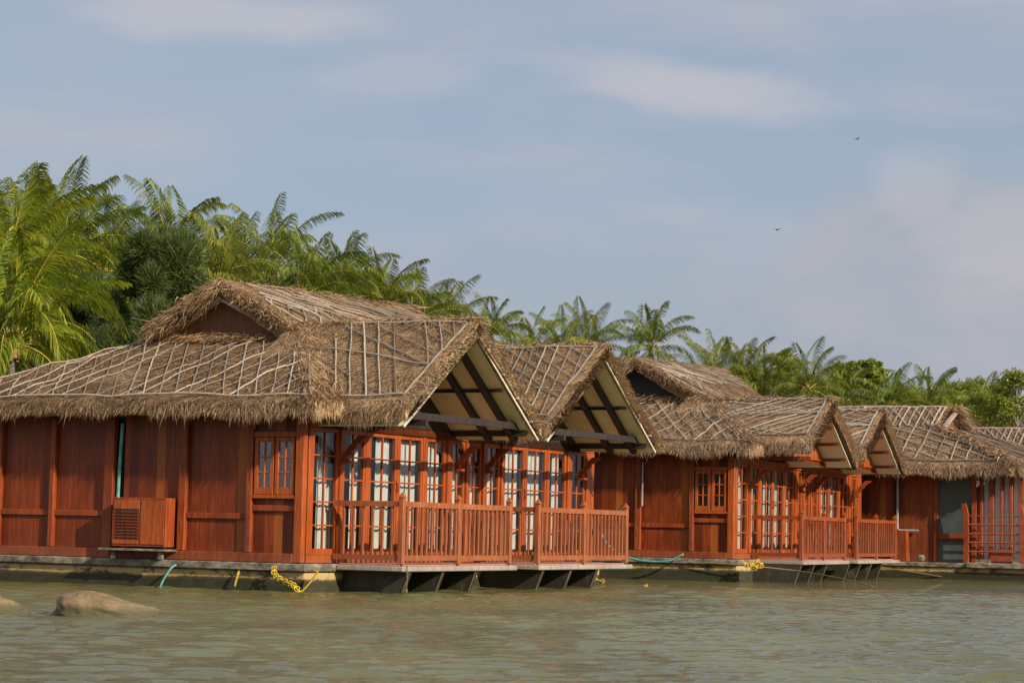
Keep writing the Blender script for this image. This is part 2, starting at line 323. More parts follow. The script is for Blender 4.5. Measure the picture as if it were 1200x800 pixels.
# ------------------------------------------------------------------ thatch
class Thatch:
    """collects displaced slabs and straw, in the house's own coordinates"""
    def __init__(s, sub=False):
        s.V = []; s.T = []; s.Q = []; s.n = 0; s.edge = None if sub else Thatch(True)
    def addm(s, V, T, Q):
        V = np.asarray(V, float).reshape(-1, 3)
        if len(T): s.T.append(np.asarray(T) + s.n)
        if len(Q): s.Q.append(np.asarray(Q) + s.n)
        s.V.append(V); s.n += len(V)
    def surf(s, c, a, b, sag=0.0, amp=.05):
        """c = upper-left, upper-right, lower-right, lower-left; a across, b down"""
        a = np.asarray(a)[..., None]; b = np.asarray(b)[..., None]; c = [np.array(q, float) for q in c]
        return (c[0] * (1 - a) + c[1] * a) * (1 - b) + (c[3] * (1 - a) + c[2] * a) * b
    def nrm(s, c):
        c = [np.array(q, float) for q in c]
        n = np.cross(c[2] - c[0], c[1] - c[3]); n /= np.linalg.norm(n); return n if n[2] > 0 else -n
    def slab(s, c, thick=.22, drop=.24, amp=.05, na=None, nb=None, dens=700, eave=True, verges=(False, False), fr=1.0, fall=1.0, ln=(.12, .38), wd=.016):
        N_ = s.nrm(c); C_ = [np.array(q, float) for q in c]
        wa = max(np.linalg.norm(C_[1] - C_[0]), np.linalg.norm(C_[2] - C_[3])); hb = (np.linalg.norm(C_[3] - C_[0]) + np.linalg.norm(C_[2] - C_[1])) / 2
        na = na or max(3, int(wa / .16)); nb = nb or max(3, int(hb / .16))
        A, B = np.meshgrid(np.linspace(0, 1, na + 1), np.linspace(0, 1, nb + 1)); P = s.surf(c, A, B)
        D = np.array([[noise.fractal(Vector(p) * 1.1, 1.0, 2.0, 4) + .5 * noise.noise(Vector(p) * 5) for p in row] for row in P])
        P = P + N_ * (D * amp)[..., None]
        rows = [P[i] for i in range(nb + 1)]
        low = rows[-1]
        if eave:
            dn = (P[-1] - P[0]); dn /= np.linalg.norm(dn, axis=1)[:, None]
            r1 = low + dn * .05 + np.array([0, 0, -.10]); jit = np.array([[noise.noise(Vector(p) * 2.3) * .07] for p in low])
            r2 = low + dn * .03 + np.array([0, 0, -1.0]) * (drop + jit); r3 = r2 - dn * .30 + np.array([0, 0, .06])
            rows += [r1, r2, r3]
        else:
            rows += [low - N_ * thick]
        und = P[::-1][:: max(1, nb // 3)]
        rows += [q - N_ * thick for q in P[max(0, nb - 3)::-3]] + [P[0] - N_ * thick]
        G = np.array(rows); nr, nc = G.shape[:2]
        I = np.arange(nr * nc).reshape(nr, nc)
        Q = np.stack([I[:-1, :-1], I[:-1, 1:], I[1:, 1:], I[1:, :-1]], -1).reshape(-1, 4)
        # ends
        T = []
        s.addm(G.reshape(-1, 3), [], Q)
        for side in (0, -1):
            ring = G[:, side]; cc = ring.mean(0); k = len(ring)
            s.addm(np.vstack([ring, cc]), [(j, (j + 1) % k, k) for j in range(k)], [])
        # straw on the surface
        area = wa * hb; n = int(area * dens * fall)
        a = rng.random(n); b = rng.random(n)
        # less where the patch is narrow
        wtop = np.linalg.norm(C_[1] - C_[0]); wbot = np.linalg.norm(C_[2] - C_[3]); keep = rng.random(n) < (wtop * (1 - b) + wbot * b) / max(wa, 1e-6)
        a, b = a[keep], b[keep]; n = len(a)
        ia = np.clip((a * na).astype(int), 0, na - 1); ib = np.clip((b * nb).astype(int), 0, nb - 1); fa = (a * na - ia)[:, None]; fb = (b * nb - ib)[:, None]
        p = (P[ib, ia] * (1 - fa) + P[ib, ia + 1] * fa) * (1 - fb) + (P[ib + 1, ia] * (1 - fa) + P[ib + 1, ia + 1] * fa) * fb
        dn = (C_[3] + C_[2] - C_[0] - C_[1]); dn /= np.linalg.norm(dn); ac = np.cross(N_, dn)
        cl = np.array([noise.noise(Vector((float(q[0]), float(q[1]), float(q[2]))) * .9) for q in p])
        th = cl * 1.3 + rng.normal(0, .42, n)
        d = dn[None] * np.cos(th)[:, None] + ac[None] * np.sin(th)[:, None]
        l = rng.uniform(ln[0], ln[1], n); lift = rng.uniform(-.01, .07, n) + np.where(rng.random(n) < .04, .09, 0)
        s.straw(p + N_ * .004, d, l, N_[None] * lift[:, None], np.cross(d, N_[None]), wd)
        if eave: s.fringe(low, dn, drop, fr, wd)
        for k, sd_ in enumerate((0, -1)):
            if verges[k]:
                out = (P[0, sd_] - P[0, 0 if sd_ else -1]); out /= np.linalg.norm(out); s.verge(P[:, sd_], P[:, sd_] - N_ * thick, out, dn, fr, wd)
        return P
    def straw(s, p, d, l, lift, side, wd):
        n = len(p); side = side / np.maximum(np.linalg.norm(side, axis=1), 1e-6)[:, None]; w_ = (wd * rng.uniform(.55, 1.25, n))[:, None] / 2
        V = np.stack([p - side * w_, p + side * w_, p + d * l[:, None] + lift], 1).reshape(-1, 3)
        s.addm(V, np.arange(n * 3).reshape(n, 3), [])
    def fringe(s, low, dn, drop, fr, wd):
        seg = np.linalg.norm(np.diff(low, axis=0), axis=1); Lt = seg.sum(); n = int(Lt * 460 * fr)
        k = rng.integers(0, len(seg), n); f = rng.random((n, 1)); p = low[k] * (1 - f) + low[k + 1] * f
        al = (low[-1] - low[0]); al /= np.linalg.norm(al)
        h = rng.random(n) ** .8 * drop * .72
        p = p + dn * .06 + np.array([0, 0, -1.]) * h[:, None] + dn * rng.uniform(-.03, .03, (n, 1))
        out = dn * np.array([1, 1, 0]); out /= np.linalg.norm(out)
        cl = np.array([noise.noise(Vector((float(q[0]), float(q[1]), float(q[2]))) * 2.6) for q in p])
        d = np.array([0, 0, -1.])[None] + out[None] * rng.uniform(-.05, .55, (n, 1)) + al[None] * (rng.normal(0, .30, n) + cl * .8)[:, None]
        d /= np.linalg.norm(d, axis=1)[:, None]; l = rng.uniform(.08, .19, n) * (1 + cl * .9); l = np.where(rng.random(n) < .006, l * 2.0, l)
        s.straw(p, d, l, np.zeros((n, 3)), np.cross(d, out[None]), wd)
    def verge(s, top, bot, out, dn, fr, wd):
        n = int(np.linalg.norm(top[-1] - top[0]) * 1500 * fr); k = rng.integers(0, len(top) - 1, n); f = rng.random((n, 1)); g = rng.random((n, 1))
        a = top[k] * (1 - f) + top[k + 1] * f; b = bot[k] * (1 - f) + bot[k + 1] * f; p = a * (1 - g) + b * g - out * .05
        d = out[None] * rng.uniform(.5, 1.2, (n, 1)) + dn[None] * rng.uniform(.1, 1.0, (n, 1)) + rng.normal(0, .22, (n, 3))
        d /= np.linalg.norm(d, axis=1)[:, None]; s.edge.straw(p, d, rng.uniform(.05, .16, n), np.zeros((n, 3)), np.cross(d, dn[None] + .3), wd)
    def tufts(s, a, b, n, dirs, ln=(.2, .5), spread=.35, jit=.08, wd=.018):
        """wild straw along a line"""
        f = rng.random((n, 1)); p = np.array(a, float) * (1 - f) + np.array(b, float) * f + rng.normal(0, jit, (n, 3))
        dd = np.array(dirs, float)[rng.integers(0, len(dirs), n)]; d = dd / np.linalg.norm(dd, axis=1)[:, None] + rng.normal(0, spread, (n, 3))
        d /= np.linalg.norm(d, axis=1)[:, None]; s.straw(p, d, rng.uniform(ln[0], ln[1], n), np.zeros((n, 3)), np.cross(d, rng.normal(0, 1, (n, 3))), wd)
    def build(s, name, mat, parent):
        o = mesh_np(name, np.vstack(s.V), np.vstack(s.T), np.vstack(s.Q), mat, parent)
        if s.edge.n: mesh_np('thatch_edge', np.vstack(s.edge.V), np.vstack(s.edge.T), np.zeros((0, 4), int), M['thatch_edge'], o)
        return o
def on_patch(P, N_, a, b, off=.05):
    nb, na = P.shape[0] - 1, P.shape[1] - 1; a = min(max(a, 0), 1) * na; b = min(max(b, 0), 1) * nb
    i = min(int(a), na - 1); j = min(int(b), nb - 1); fa, fb = a - i, b - j
    return (P[j, i] * (1 - fa) + P[j, i + 1] * fa) * (1 - fb) + (P[j + 1, i] * (1 - fa) + P[j + 1, i + 1] * fa) * fb + N_ * off
def lattice(parent, P, N_, sets, s=(0, 1), t=(0, 1), r=.015, edges=(1, 1, 0, 0), miss=.03):
    """sets: (count, slant) poles running down the patch with a sideways slant in patch units"""
    mb = MB(); rr = random.Random(int(abs(P[0, 0, 0]) * 100) + len(sets))
    ax_ = P[-1, -1] - P[-1, 0]; Lb = np.linalg.norm(ax_); ax_ = ax_ / Lb; lt, rt_ = (P[0, 0] - P[-1, 0]) @ ax_ / Lb, (P[0, -1] - P[-1, 0]) @ ax_ / Lb
    def rect(q, b):
        l_, h_ = lt * (1 - b), rt_ * (1 - b) + b
        return (q - l_) / max(h_ - l_, 1e-4)
    def pole(a0, b0, a1, b1, r_, raw=False):
        k = max(3, int(math.hypot(a1 - a0, b1 - b0) * 9)); pts = []; j1 = rr.uniform(-.006, .006)
        k *= 2
        for q in range(k + 1):
            f = q / k; qa = a0 + (a1 - a0) * f + j1 * math.sin(f * 3.1) + rr.uniform(-.0006, .0006); qb = b0 + (b1 - b0) * f
            if not raw: qa = rect(qa, qb)
            if -.005 <= qa <= 1.005: pts.append(on_patch(P, N_, qa, qb, .042 + rr.uniform(-.004, .008)))
        if len(pts) > 3: mb.tube(pts, r_, 5)
    for cnt, sl in sets:
        lo = s[0] - max(0, sl); hi = s[1] - min(0, sl); step = (s[1] - s[0]) / cnt
        x = lo + step * .5
        while x < hi:
            a0, a1 = x + rr.uniform(-.12, .12) * step, x + sl + rr.uniform(-.12, .12) * step; b0, b1 = t; x += step
            if rr.random() < miss: continue
            da = a1 - a0
            for lim, sg in ((s[0], -1), (s[1], 1)):
                if abs(da) > 1e-6:
                    f = (lim - a0) / da
                    if 0 < f < 1:
                        if (a0 - lim) * sg > 0: a0 = lim; b0 = t[0] + (t[1] - t[0]) * f
                        elif (a1 - lim) * sg > 0: a1 = lim; b1 = t[0] + (t[1] - t[0]) * f
            if not (s[0] - .02 <= a0 <= s[1] + .02 and s[0] - .02 <= a1 <= s[1] + .02): continue
            if abs(a1 - a0) + abs(b1 - b0) < .1: continue
            pole(a0, b0, a1, b1, r * rr.uniform(.75, 1.25))
    if edges[0]: pole(s[0], t[0], s[1], t[0], r * 1.1, True)
    if edges[1]: pole(s[0], t[1], s[1], t[1], r * 1.2, True)
    if edges[2]: pole(s[0], t[0], s[0], t[1], r * 1.2, True)
    if edges[3]: pole(s[1], t[0], s[1], t[1], r * 1.2, True)
    return mb.build('pole_lattice', M['pole'], parent)

# ------------------------------------------------------------------ joinery
def glazed(parent, name, fx, x0, x1, z0, z1, cols, rows, curtain=None, depth=.055, st=.055, mt=.026, handle=False, mat='frame', solid_below=0):
    """fx(u, d, z) -> local coords, u along the wall, d outward"""
    mb = MB()
    def B(u0, u1, d0, d1, za, zb):
        a = fx(u0, d0, za); b = fx(u1, d1, zb); mb.box(min(a[0], b[0]), max(a[0], b[0]), min(a[1], b[1]), max(a[1], b[1]), za, zb, .004)
    B(x0, x0 + st, -depth / 2, depth / 2, z0, z1); B(x1 - st, x1, -depth / 2, depth / 2, z0, z1)
    B(x0 + st, x1 - st, -depth / 2 + .004, depth / 2 - .004, z0, z0 + st * 1.7); B(x0 + st, x1 - st, -depth / 2 + .004, depth / 2 - .004, z1 - st * 1.1, z1)
    ax0, ax1, az0, az1 = x0 + st, x1 - st, z0 + st * 1.7, z1 - st * 1.1
    for i in range(1, cols):
        c = ax0 + (ax1 - ax0) * i / cols; B(c - mt / 2, c + mt / 2, -.016, .019, az0, az1)
    for j in range(1, rows):
        c = az0 + (az1 - az0) * j / rows; B(ax0, ax1, -.013, .016, c - mt / 2, c + mt / 2)
    o = mb.build(name, M[mat], parent)
    a = fx(ax0, -.004, az0); b = fx(ax1, 0.0, az1); g = MB(); g.box(min(a[0], b[0]), max(a[0], b[0]), min(a[1], b[1]), max(a[1], b[1]), az0, az1, 0.0005); g.build('pane', M['glass'], o)
    if curtain:
        for (c0, c1) in curtain:
            V = []; k = 36
            for i in range(k + 1):
                f = i / k; uu = x0 + (x1 - x0) * (c0 + (c1 - c0) * f); d = -.12 + .020 * math.sin(f * (c1 - c0) * 34 + x0 * 7) + .01 * math.sin(f * 71 + x0)
                V += [fx(uu, d, z0 + .03), fx(uu, d * .8 - .02, z1 - .02)]
            link_mesh('curtain', V, [(2 * i, 2 * i + 2, 2 * i + 3, 2 * i + 1) for i in range(k)], M['curtain'], o, smooth=True)
    if handle:
        hb = MB(); uu = x1 - st / 2; zc = (z0 + z1) / 2 + .12
        hb.tube([fx(uu + .012 * math.sin(q * 1.6), .03 + .05 * math.sin(math.pi * q / 6), zc - .12 + .04 * q) for q in range(7)], .014, 6); hb.build('handle', M['post'], o)
    return o
def railing(parent, pts, posts, top=1.0, z0=.44, sp=.135, mat='rail', drop_first=False):
    """picket railing along a polyline; posts = list of (x,y)"""
    mb = MB()
    for a, b in zip(pts[:-1], pts[1:]):
        a3 = Vector((*a, 0)); b3 = Vector((*b, 0))
        for zc, hh, ww in ((z0 + top - .05, .085, .065), (z0 + .105, .08, .045)):
            mb.bar(a3 + Vector((0, 0, zc)), b3 + Vector((0, 0, zc)), ww, hh)
    rail = mb.build('railing', M[mat], parent)
    pm = MB(); pm.box(-.045, .045, -.045, .045, 0, top + .05, .01)
    pm.add([(-.055, -.055, top + .05), (.055, -.055, top + .05), (.055, .055, top + .05), (-.055, .055, top + .05), (0, 0, top + .14)], [(0, 1, 4), (1, 2, 4), (2, 3, 4), (3, 0, 4), (3, 2, 1, 0)])
    p0 = None
    for x, y in posts:
        if p0 is None: o = p0 = pm.build('post', M[mat], rail)
        else: o = p0.copy(); COL.objects.link(o); o.parent = rail
        o.location = (x, y, z0)
    bm_ = MB(); bm_.box(-.019, .019, -.019, .019, 0, top - .22, .004); b0 = None
    for a, b in zip(pts[:-1], pts[1:]):
        a3 = Vector((*a, 0)); b3 = Vector((*b, 0)); n = int((b3 - a3).length / sp)
        for i in range(1, n):
            p = a3.lerp(b3, i / n)
            if any((Vector((x, y, 0)) - p).length < .075 for x, y in posts): continue
            if b0 is None: o = b0 = bm_.build('baluster', M[mat], rail)
            else: o = b0.copy(); COL.objects.link(o); o.parent = rail
            o.location = (p.x + random.uniform(-.006, .006), p.y, z0 + .14)
    return rail
def bracket(parent, x, y0=0, z=2.02, s=.62):
    P = [(0, -.02), (-.10, -.03), (-.15, .05), (-.14, .11), (-.22, .13), (-.28, .20), (-.27, .26), (-.35, .28), (-.41, .35), (-.40, .41), (-.48, .43), (-.54, .50), (-.60, .52), (-.72, .62), (-.44, .62), (-.30, .48), (-.16, .32), (0, .14)]
    mb = MB(); mb.prism([(y0 + a * s * 1.05, z + b * s * 1.0) for a, b in P], 0, x - .035, x + .035)
    mb.box(x - .06, x + .06, y0 - .16, y0, z - .045, z - .002)
    return mb.build('bracket', M['post'], parent)

def porch_gable(root, cx, hw, zr, ze, yv, yb, style, mat, dens, sets):
    """thatched cross gable over a deck"""
    th = Thatch(); hl = hw if style == 1 else hw * .84; zl = ze + .26 + (hw - hl) * (zr - ze - .26) / hw; vt = .20 if style == 1 else .28
    cL = [(cx, yb, zr), (cx, yv, zr), (cx - hl, yv, zl), (cx - hl, yb + .2, zl)]
    cR = [(cx, yv, zr), (cx, yb, zr), (cx + hw, yb + .2, ze + .26), (cx + hw, yv, ze + .26)]
    PL = th.slab(cL, thick=vt, drop=.20 if style == 1 else .29, dens=dens, verges=(False, True)); PR = th.slab(cR, thick=vt, drop=.18 if style == 1 else .27, dens=dens * .35, verges=(True, False), fr=.8)
    th.tufts((cx, yb, zr + .01), (cx, yv, zr + .01), 1500, [(-1, -.3, -.5), (1, -.3, -.5), (-.6, -1, -.3), (.6, -1, -.3)], (.12, .36), .3, .03, .015)
    g = th.build('porch_gable', M[mat], root)
    NL = th.nrm(cL)
    lattice(g, PL, NL, sets, (.36, .955), (.04, .90), .0145, (1, 1, 0, 1), .10)
    # soffit sheets + rafters + purlins
    dzt = (vt + .03) / math.cos(math.atan2(zr - ze - .26, hw)); sl = (zr - ze - .26) / hw; zt = zr - dzt
    for sg in (-1, 1):
        hw_ = hl if sg < 0 else hw; hw_ -= 0 if style == 1 else .13; mb = MB(); x1 = cx + sg * (hw_ - .02); zb = zt - sl * (hw_ - .02); ya, yb2 = yv + .10, min(yb, .6)
        mb.add([(cx, ya, zt), (cx, yb2, zt), (x1, yb2, zb), (x1, ya, zb), (cx, ya, zt - .02), (cx, yb2, zt - .02), (x1, yb2, zb - .02), (x1, ya, zb - .02)], [(0, 1, 2, 3), (7, 6, 5, 4), (0, 3, 7, 4), (3, 2, 6, 7), (2, 1, 5, 6), (1, 0, 4, 5)])
        mb.build('soffit', M['soffit' if style == 1 else 'soffit2'], g)
        def und(t, y, off=.045): return (cx + sg * hw_ * t, y, zt - sl * hw_ * t - off - .02)
        if style == 1:
            for y in (yv + .44, yv + .92):
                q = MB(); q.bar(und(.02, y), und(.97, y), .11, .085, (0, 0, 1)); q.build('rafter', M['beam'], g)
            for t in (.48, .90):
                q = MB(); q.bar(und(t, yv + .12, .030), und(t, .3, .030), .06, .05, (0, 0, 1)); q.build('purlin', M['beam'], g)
        else:
            for t in (.22, .52, .82):
                q = MB(); q.bar(und(t, yv + .14, .030), und(t, .3, .030), .085, .05, (0, 0, 1)); q.build('purlin', M['batten'], g)
        if style == 1: q = MB(); q.bar((cx + sg * .02, yv + .05, zt + .0), (cx + sg * (hw + .02), yv + .05, zt - sl * (hw + .02)), .03, .035, (0, 0, 1)); q.build('verge_board', M['trim'], g)
        for t in np.linspace(.15, .85, 4):
            if sg < 0 or style == 2: continue
            q = MB(); p = (cx + sg * hw * t, yv - .02, zt - sl * hw * t - .02 + .075); q.tube([p, (p[0], p[1] + .2, p[2])], .02, 6); q.build('batten_end', M['trim'], g)
    # gable board and tie beam
    q = MB(); yg0 = -.06 if style == 1 else -.95; lw_ = hl - (.02 if style == 1 else .16); rw_ = hw - (.02 if style == 1 else .18)
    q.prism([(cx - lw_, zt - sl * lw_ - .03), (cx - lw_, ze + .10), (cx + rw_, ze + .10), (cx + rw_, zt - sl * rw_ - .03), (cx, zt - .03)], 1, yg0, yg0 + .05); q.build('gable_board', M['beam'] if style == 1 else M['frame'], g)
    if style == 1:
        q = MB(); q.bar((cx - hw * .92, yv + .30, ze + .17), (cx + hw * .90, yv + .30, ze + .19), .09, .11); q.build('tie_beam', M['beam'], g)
        q = MB(); q.bar((cx - .02, yv + .34, zt - .06), (cx + .02, yv + .34, zt - .20), .07, .07, (1, 0, 0)); q.build('king_block', M['beam'], g)
    for x in (cx - hw * .60, cx + hw * .90):
        q = MB(); q.bar((x, .05, ze + .07), (x, yv + .16, ze + .07), .08, .09); q.build('cantilever_beam', M['beam'] if style == 1 else M['post'], g)
    return g

FLOOR = .44
def cottage(name, label, o, yaw, D):
    root = empty(name, o, R(yaw), label, 'floating cottage', 'floating cottages moored in a row')
    W = 6.6; Lx = 10.35; wall_top = 2.62
    style = D['style']; mat = D['thatch']; dens = D['dens']
    # hull
    mb = MB(); mb.box(-.10, Lx + .15, -.15, W + .2, -.6, FLOOR - .13, .02); hull = mb.build('hull', M['hull'], root)
    mb = MB(); x = -.17
    mb.box(-.17, Lx + .2, -.20, W + .3, FLOOR - .128, FLOOR - .01, .015); mb.build('ledge', M['ledge'], hull)
    for fx_ in D['fins']:
        q = MB(); y1 = D['ydeck'] - .06
        V = [(fx_, -.15, -.5), (fx_ + .5, -.15, -.5), (fx_ + .5, -.15, .335), (fx_, -.15, .335), (fx_, y1 + .33, -.5), (fx_ + .07, y1 + .33, -.5), (fx_ + .07, y1, .335), (fx_, y1, .335)]
        q.add(V, [(0, 3, 7, 4), (1, 5, 6, 2), (3, 2, 6, 7), (0, 4, 5, 1), (4, 7, 6, 5), (0, 1, 2, 3)])
        f = q.build('pontoon', M['pontoon'], root); q = MB(); q.bar((fx_ - .002, y1 + .335, -.5), (fx_ - .002, y1 + .005, .335), .016, .016); q.build('keel_strip', M['keel'], f)
    # decks
    for (a, b) in D['decks']:
        q = MB(); ye = D['ydeck'] - .10; q.box(a - .12, b + .14, ye, -.21, FLOOR - .10, FLOOR - .02, .012); dk = q.build('deck', M['plank'], root)
        q = MB(); q.box(a - .06, b + .06, ye + .10, -.22, FLOOR - .018, FLOOR + .004, .004); q.build('deck_boards', M['pinkdeck'], dk)
    # floor + interior
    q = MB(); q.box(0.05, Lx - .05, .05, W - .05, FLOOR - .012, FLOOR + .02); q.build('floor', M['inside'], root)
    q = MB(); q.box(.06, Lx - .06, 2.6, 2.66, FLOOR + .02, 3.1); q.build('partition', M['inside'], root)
    q = MB(); q.box(0, Lx, W - .05, W, FLOOR, wall_top); q.build('back_wall', M['wall'], root)
    q = MB(); q.box(Lx - .05, Lx, .03, W - .06, FLOOR, wall_top); q.build('end_wall', M['wall_x'], root)
    # side wall (x = 0)
    mb = MB()
    ys = D['posts']
    mb.box(.03, .06, .10, 3.34, FLOOR, wall_top + .1, .002); mb.box(.03, .06, 3.50, W - .05, FLOOR, wall_top + .1, .002)
    sw = mb.build('wall', M['wall'], root)
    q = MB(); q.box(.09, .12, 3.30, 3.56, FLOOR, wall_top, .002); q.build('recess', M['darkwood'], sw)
    for (a, b) in ys:
        q = MB(); q.box(-.055, .028, a, b, FLOOR + .14, wall_top, .008); q.build('post', M['post'], root)
    q = MB(); q.box(-.06, .05, -.05, .10, FLOOR, wall_top, .01); q.build('post', M['frame'], root)
    edges_ = sorted([.10] + [t for ab in ys for t in ab] + [W])
    q = MB(); q.box(-.075, .028, .101, 3.34, FLOOR - .005, FLOOR + .135, .008); q.box(-.075, .028, 3.5, W, FLOOR - .005, FLOOR + .135, .008); q.build('sill_board', M['post'], sw)
    for k in range(0, len(edges_) - 1, 2):
        q = MB()
        a, b = edges_[k], edges_[k + 1]
        if b - a < .2 or (a < 3.4 and b > 3.45): continue
        zt_ = 1.17 if k else 1.30
        q.box(-.012, .028, a + .002, b - .002, zt_ - .09, zt_, .006)
        q.build('panel_rail', M['post'], sw)
    # double casement
    fxs = lambda u_, d_, z_: (-.012 - d_, u_, z_)
    y0w, y1w = .11, ys[0][0] - .01
    q = MB(); q.box(-.05, .028, y0w, y1w, 1.40, 1.46, .006); q.build('window_sill', M['frame'], root); mid = (y0w + y1w) / 2
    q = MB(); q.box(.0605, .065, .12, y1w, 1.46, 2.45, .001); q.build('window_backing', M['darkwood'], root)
    # dark sheet between pane and boards, its colour standing in for the room's shade
    q = MB(); q.box(.018, .0285, y0w, y1w, 1.461, 2.40, .001); q.build('window_dark_sheet', M['inside'], root)
    for a, b in ((y0w + .02, mid - .012), (mid + .012, y1w - .02)):
        w_ = glazed(root, 'window', fxs, a, b, 1.465, 2.33, 2, 3, depth=.05, st=.06, mt=.022)
    q = MB(); q.box(-.045, .028, y0w, y1w, 2.335, 2.42, .006); q.build('window_head', M['frame'], root)
    # front glazing (y = 0)
    fxf = lambda u_, d_, z_: (u_, -d_, z_)
    cr = random.Random(D['seed'])
    zt1 = 2.50
    q = MB(); q.box(.101, Lx, -.05, .05, FLOOR - .004, FLOOR + .12, .008); q.build('front_sill', M['frame'], root)
    q = MB(); q.box(.101, Lx, -.06, .06, zt1 + .003, zt1 + .13, .008); q.build('header_beam', M['frame'], root)
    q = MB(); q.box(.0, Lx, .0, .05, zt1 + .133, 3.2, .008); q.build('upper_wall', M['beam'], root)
    prev = .101
    for i, (a, b) in enumerate(D['panels']):
        if a - prev > .03:
            q = MB(); pr = .075 if (a - prev) > .12 else .045
            q.box(prev + .002, a - .002, -pr, .05, FLOOR + .122, zt1, .008); q.build('post', M['frame'], root)
        isdoor = i in D['doors']
        gap = cr.uniform(.05, .30); cs = [(0, 1)] if cr.random() < .62 else ([(0, .5 - gap / 2), (.5 + gap / 2, 1)] if cr.random() < .55 else ([(0, .52 + gap / 3)] if cr.random() < .6 else [(.45, 1)]))
        glazed(root, 'glazed_door' if isdoor else 'glazed_panel', fxf, a, b, FLOOR + .123, zt1, 2, 5, cs, handle=isdoor, depth=.06)
        prev = b
    q = MB(); q.box(prev + .002, Lx, -.07, .05, FLOOR + .122, zt1, .008); q.build('post', M['frame'], root)
    for x in D['brackets']: bracket(root, x, -.08)
    # railings
    yd = D['ydeck']
    for (a, b) in D['decks']:
        mid = (a + b) / 2
        railing(root, [(a, -.08), (a, yd), (b, yd), (b, -.08)], [(a, yd), (mid, yd), (b, yd)], top=.97, z0=FLOOR, sp=D.get('sp', .15), mat='rail' if style == 1 else 'post')
    # main roof
    th = Thatch(); ov = .5; ze = D['ze'] + .38; zr = D['zr']; z2 = zr + .22; yr = W / 2; run = yr + ov; slp = (zr - ze) / run
    zg = zr - .93; yg = (zg - ze) / slp - ov; xg = 2.75; x1 = Lx + .45; xg1 = Lx - 2.7
    hip = [(xg, W - yg, zg), (xg, yg, zg), (-ov, -ov, ze), (-ov, W + ov, ze)]
    front = [(xg, yg, zg), (xg + 1.1, yg, zg), (.62, -ov, ze), (-ov, -ov, ze)]
    front2 = [(xg + .9, yg, zg), (xg1, yg, zg), (Lx + .1, .28, ze + .78 * slp), (.75, .28, ze + .78 * slp)]
    fup = [(xg - .32, yr, zr), (xg1 + 1.5, yr, z2), (xg1 + 1.5, yg - .12, zg - .06), (xg - .32, yg - .12, zg - .06)]
    bup = [(xg1 + 1.5, yr, z2), (xg - .32, yr, zr), (xg - .32, W - yg - .42, zg + .24), (xg1 + 1.5, W - yg - .42, zg + .24)]
    back = [(xg1, W - yg, zg), (xg, W - yg, zg), (-ov, W + ov, ze), (x1, W + ov, ze)]
    hip2 = [(xg1, yg, zg), (xg1, W - yg, zg), (x1, W + ov, ze), (x1, -ov, ze)]
    Ph = th.slab(hip, dens=dens, amp=.06, fr=1.0); Pf = th.slab(front, dens=dens, amp=.06); th.slab(front2, dens=dens, amp=.06, eave=False, thick=.15)
    Pu = th.slab(fup, dens=dens, eave=False, verges=(True, False), thick=.24, amp=.07)
    th.slab(bup, dens=dens * .2, eave=False, verges=(False, True), thick=.24, amp=.07); th.slab(back, dens=60, fr=.2); th.slab(hip2, dens=120, fr=.4)
    # ridge, hip and gablet shag
    th.tufts((xg - .32, yr, zr + .02), (xg1 + 1.5, yr, z2 + .02), 2600, [(.2, -1, -.5), (.2, 1, -.5)], (.15, .4), .28, .03, .015)
    th.tufts((xg - .1, yg, zg), (-ov, -ov, ze), 2200, [(-.5, -.7, -.50), (-.2, -1, -.58), (-.8, -.4, -.5)], (.12, .28), .14, .12, .014)
    th.tufts((xg - .36, yr, zr - .08), (xg - .40, W - yg - .35, zg + .16), 1900, [(-1, .5, -.5), (-.3, .8, -.7), (-.8, .2, -.9)], (.12, .34), .28, .07, .015)
    th.tufts((xg - .33, yr, zr - .04), (xg - .33, yg - .1, zg + .02), 1500, [(-.6, -.6, -.3), (-.2, -1, -.5), (-.8, -.1, -.3)], (.08, .22), .25, .05, .015)
    th.tufts((xg - .15, W - yg, zg + .02), (xg - .15, yg, zg + .02), 1600, [(-1, .2, -.45), (-1, -.3, -.3)], (.12, .3), .2, .04, .015)
    roof = th.build('thatched_roof', M[mat], root)
    N_h, N_f = th.nrm(hip), th.nrm(front)
    lattice(roof, Ph, N_h, [(25, .25), (21, -.035)], (.01, .99), (.03, .97), .0125, (1, 1, 1, 1), .04)
    
    lattice(roof, Pu, N_f, [(16, .30)], (.10, .97), (.03, .42), .014, (1, 0, 0, 0), .10)
    lattice(roof, Pu, N_f, [(4, .10), (4, -.22)], (.08, .36), (.30, .97), .014, (0, 0, 0, 0), .05)
    # gablet wall
    q = MB(); q.prism([(W - yg - .05, zg - .12), (yg + .05, zg - .12), (yr, zr - .22)], 0, xg - .04, xg + .01); q.build('gablet_wall', M['gablewood'] if style == 1 else M['darkwood'], roof)
    if style == 1:
        for sg in (-1, 1):
            q = MB(); q.bar((xg - .24, yr, zr - .27), (xg - .24, yr + sg * (yr - yg - .02), zg - .12), .05, .13, (1, 0, 0)); q.build('verge_board', M['plank'], roof)
    for (cx, hw), st_ in zip(D['gables'], D['gsets']):
        porch_gable(root, cx, hw, D['gz'], D['ze'] + .02, -1.62, 1.9, style, mat, dens, st_)
    return root

